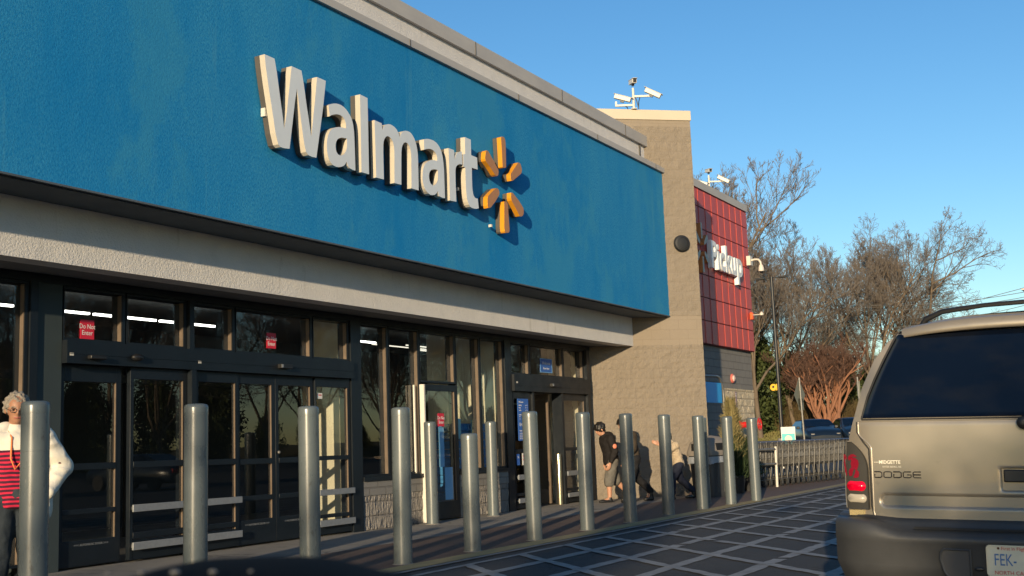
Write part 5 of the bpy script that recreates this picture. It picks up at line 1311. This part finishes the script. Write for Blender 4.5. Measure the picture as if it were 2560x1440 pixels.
# potted evergreen by the bin
def needles(seed, n, r, h, z0, ls, m, name, t, rbot=1.0):
    rd = random.Random(seed); mb = MB()
    for i in range(n):
        u = rd.random()**.8; rr_ = r*(1-u)**.7*rd.uniform(.2, 1); a = rd.uniform(0, 6.283); q = Vector((rr_*math.cos(a), rr_*math.sin(a), z0+h*u))
        d = Vector((math.cos(a)*rd.uniform(.2, 1), math.sin(a)*rd.uniform(.2, 1), rd.uniform(.3, 1.3))).normalized(); L_ = ls*rd.uniform(.6, 1.5)
        mb.tube([q, q+d*L_], [.010, .002], 3, caps=False)
    mb.build(name, m, t, local=True, fix=False)
t = thing('potted_evergreen', 'potted conifer with a dried yellow top beside the trash bin', 'potted plant', (23.6, 7.92, 0))
mb = MB(); mb.lathe([(.17, 0), (.22, .32), (.235, .33), (.235, .36), (.2, .35)], n=20); mb.build('pot', black_m, t, local=True)
mb = MB(); mb.tube([(0, 0, .3), (.02, 0, 1.5)], [.03, .012], 7); mb.build('stem', bark_g, t, local=True)
needles(1, 2600, .42, .95, .32, .13, leaf_g, 'lower_foliage', t); needles(2, 1700, .26, 1.15, .72, .15, leaf_y, 'dry_foliage', t)
t = thing('dry_plant', 'second low evergreen bush against the near end of the carts', 'potted plant', (24.7, 8.0, 0))
mb = MB(); mb.lathe([(.17, 0), (.22, .30), (.235, .33), (.2, .32)], n=20); mb.build('pot', black_m, t, local=True)
needles(5, 2200, .33, .75, .30, .12, leaf_g, 'foliage', t)

# ---- trees and cars behind the camera and across the lot: they throw the dapple and fill the window reflections
GL = 'bare trees across the car park, mirrored in the windows'
REFL_TREES += [(18+4.4*i, -44-.16*i*1.1 + (i % 3)*1.7, 'E', i*1.1, (.80 if i < 12 else .50)+.09*(i % 4)) for i in range(28)]
k = 0
for (x, y, tr, rz, sc) in REFL_TREES:
    c = copy_tree(tr() if callable(tr) else {'A': TA, 'B': TB, 'C': TC, 'E': E1}[tr]); c.location = (x, y, -.05); c.rotation_euler = (0, 0, rz); c.scale = (sc,)*3
    c['group'] = GL; c['label'] = 'tree out across the car park behind the viewer, mirrored in the store glass'
    k += 1
for (x, y, rz, paint) in ((15, -15, 90, 0), (18.2, -15.2, 90, 1), (22.0, -15, 270, 0), (27, -15.1, 90, 1), (33.5, -14.9, 270, 0), (11.6, -15.1, 270, 1)):
    c = copy_tree(car1); c.location = (x, y, 0); c.rotation_euler = (0, 0, R(rz)); c['group'] = 'cars parked across the lot behind the viewer'; c['label'] = 'car parked across the lot, seen only mirrored in the store doors'
    if paint:
        for ch in c.children:
            if ch.name.startswith('body'): ch.data = ch.data.copy(); ch.data.materials[0] = silver
# the slender evergreen whose shadow falls on the middle bollards
for (q_, s_, kind_, rz, sc) in DAPPLE:
    c = copy_tree({'A': TA, 'B': TB, 'C': TC}[kind_]); az = R(SUN_AZ); c.location = (-math.sin(az)*q_ + math.cos(az)*s_, math.cos(az)*q_ + math.sin(az)*s_, -.05); c.rotation_euler = (0, 0, rz); c.scale = (sc,)*3
    c['group'] = 'bare trees behind the viewer throwing the dappled shade'; c['label'] = 'bare lot tree behind the viewer, seen only by the shade it throws'
for (q_, dist, top, w_, lb) in SHADE_TREES:
    az = R(SUN_AZ); bx, by = 16.0*1.0, (q_+16.0*math.sin(az))/math.cos(az)
    x, y = bx-math.cos(az)*dist, by-math.sin(az)*dist
    evergreen('slender_evergreen', lb, (x, y, 0), w_, top-.4, int(2200*w_*top/8), .17, int(q_*100)+50, 'evergreens on the lot behind the viewer', shape=lambda t: .9 if t < .85 else .75)

# ================================================================== PEOPLE
def cap(mb, a, b, ra, rb, side=(0, 1, 0), fl=1.0, n=14):
    """rounded tapered limb from a to b; cross-section ra wide along side, ra*fl deep"""
    a, b = Vector(a), Vector(b); t = (b-a); L_ = t.length
    t = t/L_ if L_ > 1e-6 else Vector((0, 0, 1))
    u = Vector(side) - t*Vector(side).dot(t)
    if u.length < .15: u = t.cross(Vector((1, 0, 0)))
    u.normalize(); w = t.cross(u); rings = []
    for k in range(6):
        th = math.pi/2*k/5; rings.append((a - t*ra*fl*math.cos(th), max(ra*math.sin(th), 1e-4)))
    for k in range(6):
        th = math.pi/2*k/5; rings.append((b + t*rb*fl*math.sin(th), max(rb*math.cos(th), 1e-4)))
    vs = []; fs = []
    for c, r in rings:
        for k in range(n): an = 2*math.pi*k/n; vs.append(c + u*(r*math.cos(an)) + w*(r*fl*math.sin(an)))
    for i in range(len(rings)-1):
        for k in range(n): k2 = (k+1) % n; fs.append((i*n+k, i*n+k2, (i+1)*n+k2, (i+1)*n+k))
    mb.add(vs, fs, True); mb.add(vs[:n], [tuple(range(n))[::-1]], True); mb.add(vs[-n:], [tuple(range(n))], True)
def blob(name, mb, m, parent, voxel=.012, smooth=4, post=None):
    """fuses overlapping limbs into one continuous skin"""
    me = bpy.data.meshes.new(name); me.from_pydata([tuple(v) for v in mb.v], [], mb.f)
    bm = bmesh.new(); bm.from_mesh(me); bmesh.ops.remove_doubles(bm, verts=bm.verts, dist=1e-5)
    bmesh.ops.recalc_face_normals(bm, faces=bm.faces); bm.to_mesh(me); bm.free()
    o = bpy.data.objects.new(name, me); COL.objects.link(o)
    r = o.modifiers.new('Remesh', 'REMESH'); r.mode = 'VOXEL'; r.voxel_size = voxel
    sm_ = o.modifiers.new('Smooth', 'SMOOTH'); sm_.iterations = smooth; sm_.factor = .5
    dg = bpy.context.evaluated_depsgraph_get(); nm = bpy.data.meshes.new_from_object(o.evaluated_get(dg))
    bpy.data.objects.remove(o); bpy.data.meshes.remove(me); nm.name = name
    if post:
        for v in nm.vertices: v.co = post(v.co.copy())
    nm.materials.clear(); nm.materials.append(m)
    nm.polygons.foreach_set('use_smooth', [True]*len(nm.polygons))
    o = bpy.data.objects.new(name, nm); COL.objects.link(o); o.parent = parent; OFF[o.name] = Vector((0, 0, 0))
    return o
def person(label, loc, rz, J, skin, top_m, bot_m, shoe_m, hair_m, opt):
    """J: joints in local metres, figure faces +x"""
    t = thing('person', label, 'person', loc, rz, scale=opt.get('scale', 1.0))
    V = {k: Vector(v) for k, v in J.items()}
    fat = opt.get('fat', 1.0); H_ = V['hea']; upv = (H_-V['nec']).normalized()
    fdir = Vector(J.get('face', (1, 0, 0))).normalized(); sd = upv.cross(fdir).normalized(); fdir = sd.cross(upv)
    mb = MB()
    cap(mb, V['pel'], V['spi'], .15*fat, .135*fat, fl=.72); cap(mb, V['spi'], V['che'], .135*fat, .15*fat, fl=.72)
    cap(mb, V['che'], V['nec'], .10, .055); cap(mb, V['nec'], V['nec'].lerp(H_, .6), .056, .054)
    Mh = Matrix((fdir, sd, upv)).transposed()
    mb.ball(H_ + upv*.022, .092, 18, 12, (1.03, .84, 1.08), M=Mh); mb.ball(H_ + fdir*.022 - upv*.045, .068, 16, 10, (.95, .80, 1.0), M=Mh)
    for s in 'LR':
        sh, el, wr = V['sh'+s], V['el'+s], V['wr'+s]
        cap(mb, V['che'], sh, .085*fat, .062*fat); cap(mb, sh, el, .058*fat, .043); cap(mb, el, wr, .043, .027)
        d = (wr-el).normalized(); side = Vector((0, 1, 0)).cross(d)
        if side.length < .2: side = Vector((1, 0, 0)).cross(d)
        side.normalize(); pn = d.cross(side)*(1 if s == 'R' else -1)
        cap(mb, wr + d*.02, wr + d*.070, .026, .038, side=side, fl=.45)
        for o_, ln in ((-.028, .070), (-.009, .082), (.010, .077), (.028, .060)):
            b0 = wr + d*.085 + side*o_; b1 = b0 + d*ln*.5 + pn*.012; b2 = b1 + d*ln*.42 + pn*.026
            cap(mb, b0, b1, .0100, .0092, n=8); cap(mb, b1, b2, .0092, .0080, n=8)
        b0 = wr + d*.035 - side*.030; b1 = b0 + d*.030 - side*.024 + pn*.008; cap(mb, b0, b1, .0125, .0105, n=8); cap(mb, b1, b1 + d*.030 - side*.004 + pn*.012, .0105, .0088, n=8)
        hi, kn, an, to = V['hi'+s], V['kn'+s], V['an'+s], V['to'+s]
        cap(mb, V['pel'], hi, .12*fat, .095*fat); cap(mb, hi, kn, .090*fat, .056); cap(mb, kn, kn.lerp(an, .35), .054, .055); cap(mb, kn.lerp(an, .35), an, .055, .036); cap(mb, an, to, .036, .028)
    def face(c):
        q = c-H_
        if q.length > .17: return c
        f, s_, u = q.dot(fdir), q.dot(sd), q.dot(upv)
        if f > .03:
            c = c + fdir*(.024*math.exp(-((s_/.013)**2+((u+.012)/.024)**2)))
            c = c - fdir*(.010*math.exp(-(((abs(s_)-.032)/.015)**2+((u-.012)/.014)**2)))
            c = c + fdir*(.006*math.exp(-((s_/.022)**2+((u+.050)/.008)**2)))
            c = c + fdir*(.007*math.exp(-((s_/.03)**2+((u+.085)/.016)**2)))
        return c
    blob('body', mb, skin, t, .0075, 3, face)
    sd_ = opt.get('seed', 0)
    def crease(c):
        k = noise.noise(c*12+Vector((sd_, 0, 0)))*.012 + noise.noise(c*28)*.005; return c + Vector((k, noise.noise(c*14+Vector((9, 0, 0)))*.010, k*.3))
    tw = opt.get('top_w', 1.0)*fat; low = V['pel'].lerp(V['spi'], opt.get('hem', -.25)); mb = MB()
    cap(mb, low, V['spi'], .178*tw, .165*tw, fl=.74, n=20); cap(mb, V['spi'], V['che'], .165*tw, .172*tw, fl=.74, n=20); cap(mb, V['che'], V['nec'].lerp(V['che'], .25), .13, .085)
    for s in 'LR':
        sh, el, wr = V['sh'+s], V['el'+s], V['wr'+s]
        cap(mb, V['che'], sh, .11*tw, .082*tw); cap(mb, sh, el, .080*tw, .064*tw); cap(mb, el, el.lerp(wr, opt.get('sleeve', .86)), .064*tw, .046*tw)
    cut = low.z - .06
    def cr2(c):
        c = crease(c)
        if c.z < cut: c.z = cut + (c.z-cut)*.15
        return c
    blob(opt.get('top_name', 'jacket'), mb, top_m, t, .013, 3, cr2)
    mb = MB(); stop = opt.get('short', 0)
    cap(mb, V['pel']+Vector((0, 0, .03)), V['pel']-Vector((0, 0, .02)), .158*fat, .15*fat, fl=.76)
    for s in 'LR':
        hi, kn, an = V['hi'+s], V['kn'+s], V['an'+s]
        cap(mb, V['pel'], hi, .135*fat, .112*fat)
        if stop: cap(mb, hi, kn.lerp(an, .12), .100*fat, .098*fat, n=18)
        else: cap(mb, hi, kn, .108*fat, .080*fat); cap(mb, kn, an + Vector((0, 0, .03)), .080*fat, .066)
    blob(opt.get('bot_name', 'trousers'), mb, bot_m, t, .013, 3, crease)
    for s in 'LR':
        an, to = V['an'+s], V['to'+s]; dv = (to-an); dv.z = 0; dv.normalize(); mb = MB(); base = an.copy(); base.z = to.z
        cap(mb, an + Vector((0, 0, -.005)), base - dv*.02, .046, .044); cap(mb, base - dv*.035, to, .042, .048, side=(-dv.y, dv.x, 0), fl=.78); cap(mb, to, to + dv*.055 - Vector((0, 0, .006)), .047, .036, side=(-dv.y, dv.x, 0), fl=.7)
        blob('shoe', mb, shoe_m, t, .009, 3)
    # hair
    mb = MB(); hb = opt.get('hair_r', .104); rd = random.Random(4)
    mb.ball(H_ + upv*.040 - fdir*.018, hb, 20, 14, (1.0, .90, .98), M=Mh)
    if opt.get('fringe', 1):
        for k in range(5): cap(mb, H_ + upv*.105 + sd*(-.05+.025*k) + fdir*.03, H_ + upv*.060 + sd*(-.058+.029*k) + fdir*.088, .030, .016)
    for s in (-1, 1): cap(mb, H_ + upv*.05 + sd*.075*s - fdir*.01, H_ - upv*.012 + sd*.078*s - fdir*.028, .028, .018)
    cap(mb, H_ - fdir*.06 + upv*.02, H_ - fdir*.055 - upv*.05, .062, .040)
    def hp(c):
        q = c - H_
        k = noise.noise(c*opt.get('hf', 22)+Vector((3, 1, 2)))*opt.get('ha', .010)
        return c + q.normalized()*k
    blob('hair', mb, hair_m, t, .010, 2, hp)
    for s in (-1, 1):
        mb = MB(); mb.ball(H_ + fdir*.083 + sd*.031*s + upv*.012, .010, 10, 6, (.6, 1, .7), M=Mh); mb.build('eye', black_m, t, local=True)
        mb = MB(); mb.tube([H_ + fdir*.094 + sd*.016*s + upv*.030, H_ + fdir*.090 + sd*.034*s + upv*.036, H_ + fdir*.076 + sd*.050*s + upv*.029], .0042, 5); mb.build('eyebrow', hair_m, t, local=True)
        mb = MB(); mb.ball(H_ + sd*.079*s - upv*.004 - fdir*.005, .026, 10, 8, (.7, .45, 1.1), M=Mh); mb.build('ear', skin, t, local=True)
    mb = MB(); mb.tube([H_ + fdir*.082 - sd*.022 - upv*.050, H_ + fdir*.094 - upv*.049, H_ + fdir*.082 + sd*.022 - upv*.050], .0048, 6); mb.build('mouth', bpy.data.materials['lip'] if 'lip' in bpy.data.materials else mat('lip', (.30, .08, .07), .6), t, local=True)
    return t, H_, fdir, sd, upv
def cloth(name, c1, c2=None, **k): return mat(name, c1, .8, col2=c2 or tuple(x*.8 for x in c1), vscale=k.get('vs', 9), bump=.25, bscale=14, bdist=.015, spec=.2)
def striped(name, c1, c2, scale):
    m, nt, N, L, b = newmat(name); b.inputs['Roughness'].default_value = .9
    w_ = N.new('ShaderNodeTexWave'); w_.bands_direction = 'Z'; w_.inputs['Scale'].default_value = scale; w_.inputs['Distortion'].default_value = 1.2; w_.inputs['Detail'].default_value = 1
    L.new(mapvec(nt), w_.inputs['Vector']); r = N.new('ShaderNodeMapRange'); r.inputs[1].default_value = .55; r.inputs[2].default_value = .65; L.new(w_.outputs['Fac'], r.inputs[0])
    sp = N.new('ShaderNodeSeparateXYZ'); L.new(mapvec(nt), sp.inputs[0]); g = N.new('ShaderNodeMath'); g.operation = 'GREATER_THAN'; g.inputs[1].default_value = 1.265; L.new(sp.outputs[2], g.inputs[0])
    c = mixrgb(nt, c1, c2, r.outputs[0]); L.new(mixrgb(nt, c, (.62, .58, .50), g.outputs[0]), b.inputs['Base Color'])
    return m
sk1 = mat('warm brown skin', (.30, .15, .09), .5, spec=.4); sk2 = mat('tan skin', (.42, .22, .14), .5, spec=.4)
# woman on the left, facing the viewer's right
JW = dict(pel=(0, 0, .93), spi=(.0, 0, 1.10), che=(.0, 0, 1.30), nec=(.005, 0, 1.44), hea=(.03, 0, 1.575), face=(1, -.1, -.05),
          shL=(0, .20, 1.36), elL=(-.04, .36, 1.12), wrL=(.11, .22, .93), shR=(0, -.20, 1.36), elR=(-.03, -.30, 1.10), wrR=(.08, -.27, .88),
          hiL=(0, .10, .88), knL=(.03, .11, .48), anL=(0, .12, .08), toL=(.15, .14, .03), hiR=(0, -.10, .88), knR=(.02, -.11, .48), anR=(-.02, -.12, .08), toR=(.13, -.15, .03))
wj = cloth('white windbreaker', (.70, .66, .56), (.60, .57, .50)); strp = striped('striped red top', (.05, .004, .02), (.52, .012, .05), 9.5)
t, H_, fd, sd, up_ = person('older woman in a white jacket and striped red top behind the leftmost bollard', WOMAN[:3], WOMAN[3], JW, sk1, strp, cloth('dark slate trousers', (.035, .045, .055)), black_m, mat('grey curly hair', (.34, .30, .25), .9, col2=(.14, .12, .10), vscale=40, bump=1, bscale=60), dict(fat=1.12, top_w=1.0, top_name='shirt', scale=.978, fringe=0, hair_r=.100, hf=45, ha=.022, sleeve=.5))
# open jacket: sleeve and side panel on each side
def jpost(c): return c + Vector((-abs(noise.noise(Vector((c.x*6, c.y*6, c.z*11))))*.030+.008, noise.noise(Vector((c.x*7+5, c.y*7, c.z*9)))*.012, 0))
for s_, J_ in ((1, JW), (-1, JW)):
    k = 'L' if s_ > 0 else 'R'; sh, el, wr = (Vector(J_[n_+k]) for n_ in ('sh', 'el', 'wr')); mb = MB()
    cap(mb, Vector((-.01, .07*s_, 1.42)), sh, .07, .090); cap(mb, sh, el, .090, .082); cap(mb, el, wr, .080, .052)
    cap(mb, sh + Vector((-.02, -.03*s_, -.06)), Vector((-.045, .185*s_, .80)), .088, .110, fl=.95); cap(mb, Vector((-.075, .10*s_, 1.30)), Vector((-.10, .10*s_, .82)), .11, .11)
    blob('jacket', mb, wj, t, .013, 3, jpost)
mb = MB()
for s in (-1, 1):
    c0 = H_ + fd*.102 + sd*.032*s + up_*.010
    mb.tube([c0 + sd*.024*math.cos(a) + up_*.016*math.sin(a) for a in [2*math.pi*k/14 for k in range(14)]], .0025, 5, closed=True); mb.tube([c0 + sd*.024*s, H_ + sd*.088*s + up_*.015], .0025, 5)
mb.build('glasses', black_m, t, local=True)
mb = MB(); mb.tube([Vector((.02, .07, 1.44)), Vector((.135, .05, 1.34)), Vector((.17, .02, 1.18)), Vector((.17, -.03, 1.12)), Vector((.165, -.06, 1.2)), Vector((.13, -.05, 1.36)), Vector((.02, -.07, 1.44))], .007, 6); mb.build('lanyard', mat('orange cord', (.75, .20, .06), .6), t, local=True)
# boy walking left with head bent
JB = dict(pel=(0, 0, .82), spi=(.02, 0, .98), che=(.07, 0, 1.17), nec=(.13, 0, 1.28), hea=(.195, 0, 1.40), face=(1, 0, -.5),
          shL=(.06, .17, 1.22), elL=(.0, .22, .97), wrL=(.10, .22, .76), shR=(.06, -.17, 1.22), elR=(-.04, -.22, .97), wrR=(.0, -.23, .76),
          hiL=(.0, .09, .78), knL=(.10, .10, .43), anL=(.10, .10, .08), toL=(.25, .11, .03), hiR=(.0, -.09, .78), knR=(-.10, -.10, .44), anR=(-.36, -.10, .16), toR=(-.30, -.11, .04))
person('boy in a black hoodie and grey shorts walking with his head bent down', BOY[:3], BOY[3], JB, sk2, cloth('black hoodie', (.016, .014, .014)), cloth('washed grey shorts', (.14, .13, .115), (.10, .095, .085)), black_m, mat('black hair', (.012, .010, .009), .5), dict(short=1, bot_name='shorts', top_name='hoodie', fat=1.06, top_w=1.06, ha=.018, hair_r=.112))
t = SC.objects[-1] if False else [o for o in COL.objects if o.name.startswith('person') and o.type == 'EMPTY'][-1]
mb = MB(); mb.ball((.04, 0, 1.285), .125, 14, 8, (.85, 1.15, .62)); mb.build('hood', bpy.data.materials['black hoodie'], t, local=True)
mb = MB(); mb.ball((.02, .275, 1.07), .042, 12, 6, (1, .3, 1.1)); mb.build('sleeve_print', mat('orange sleeve print', (.62, .20, .12), .7), t, local=True)
# second walker, mostly hidden
J2 = dict(JB); J2.update(dict(hea=(.16, 0, 1.42), nec=(.10, 0, 1.30), face=(1, 0, -.1), wrL=(.22, .22, .78), elL=(.08, .23, .98)))
person('walker in dark clothes almost hidden behind a bollard, following the boy', P2[:3], P2[3], J2, sk2, cloth('dark patterned jacket', (.028, .022, .018), (.06, .045, .03)), cloth('black trousers', (.014, .014, .016)), black_m, bpy.data.materials['black hair'], dict(fat=1.0, scale=1.04, seed=5))
# third walker
J3 = dict(pel=(0, 0, .72), spi=(.03, 0, .84), che=(.08, 0, 1.00), nec=(.13, 0, 1.10), hea=(.19, 0, 1.20), face=(1, 0, -.4),
          shL=(.08, .14, 1.04), elL=(.25, .17, .95), wrL=(.42, .14, 1.06), shR=(.08, -.14, 1.04), elR=(-.02, -.18, .85), wrR=(.0, -.19, .67),
          hiL=(.0, .08, .68), knL=(.16, .09, .38), anL=(.18, .09, .08), toL=(.30, .10, .03), hiR=(.0, -.08, .68), knR=(-.10, -.09, .38), anR=(-.34, -.09, .14), toR=(-.27, -.10, .04))
fluff = mat('cream fleece with brown spots', (.66, .54, .38), .95, col2=(.30, .19, .11), vscale=14, bump=1, bscale=45, bdist=.03, amt=.45)
person('small walker in a cream fleece jacket stooping behind a bollard', P3_[:3], P3_[3], J3, sk2, fluff, cloth('navy trousers', (.018, .022, .04)), mat('glossy dark shoe', (.015, .018, .02), .2), bpy.data.materials['black hair'], dict(fat=.92, top_w=1.08, top_name='fleece_jacket', seed=9))
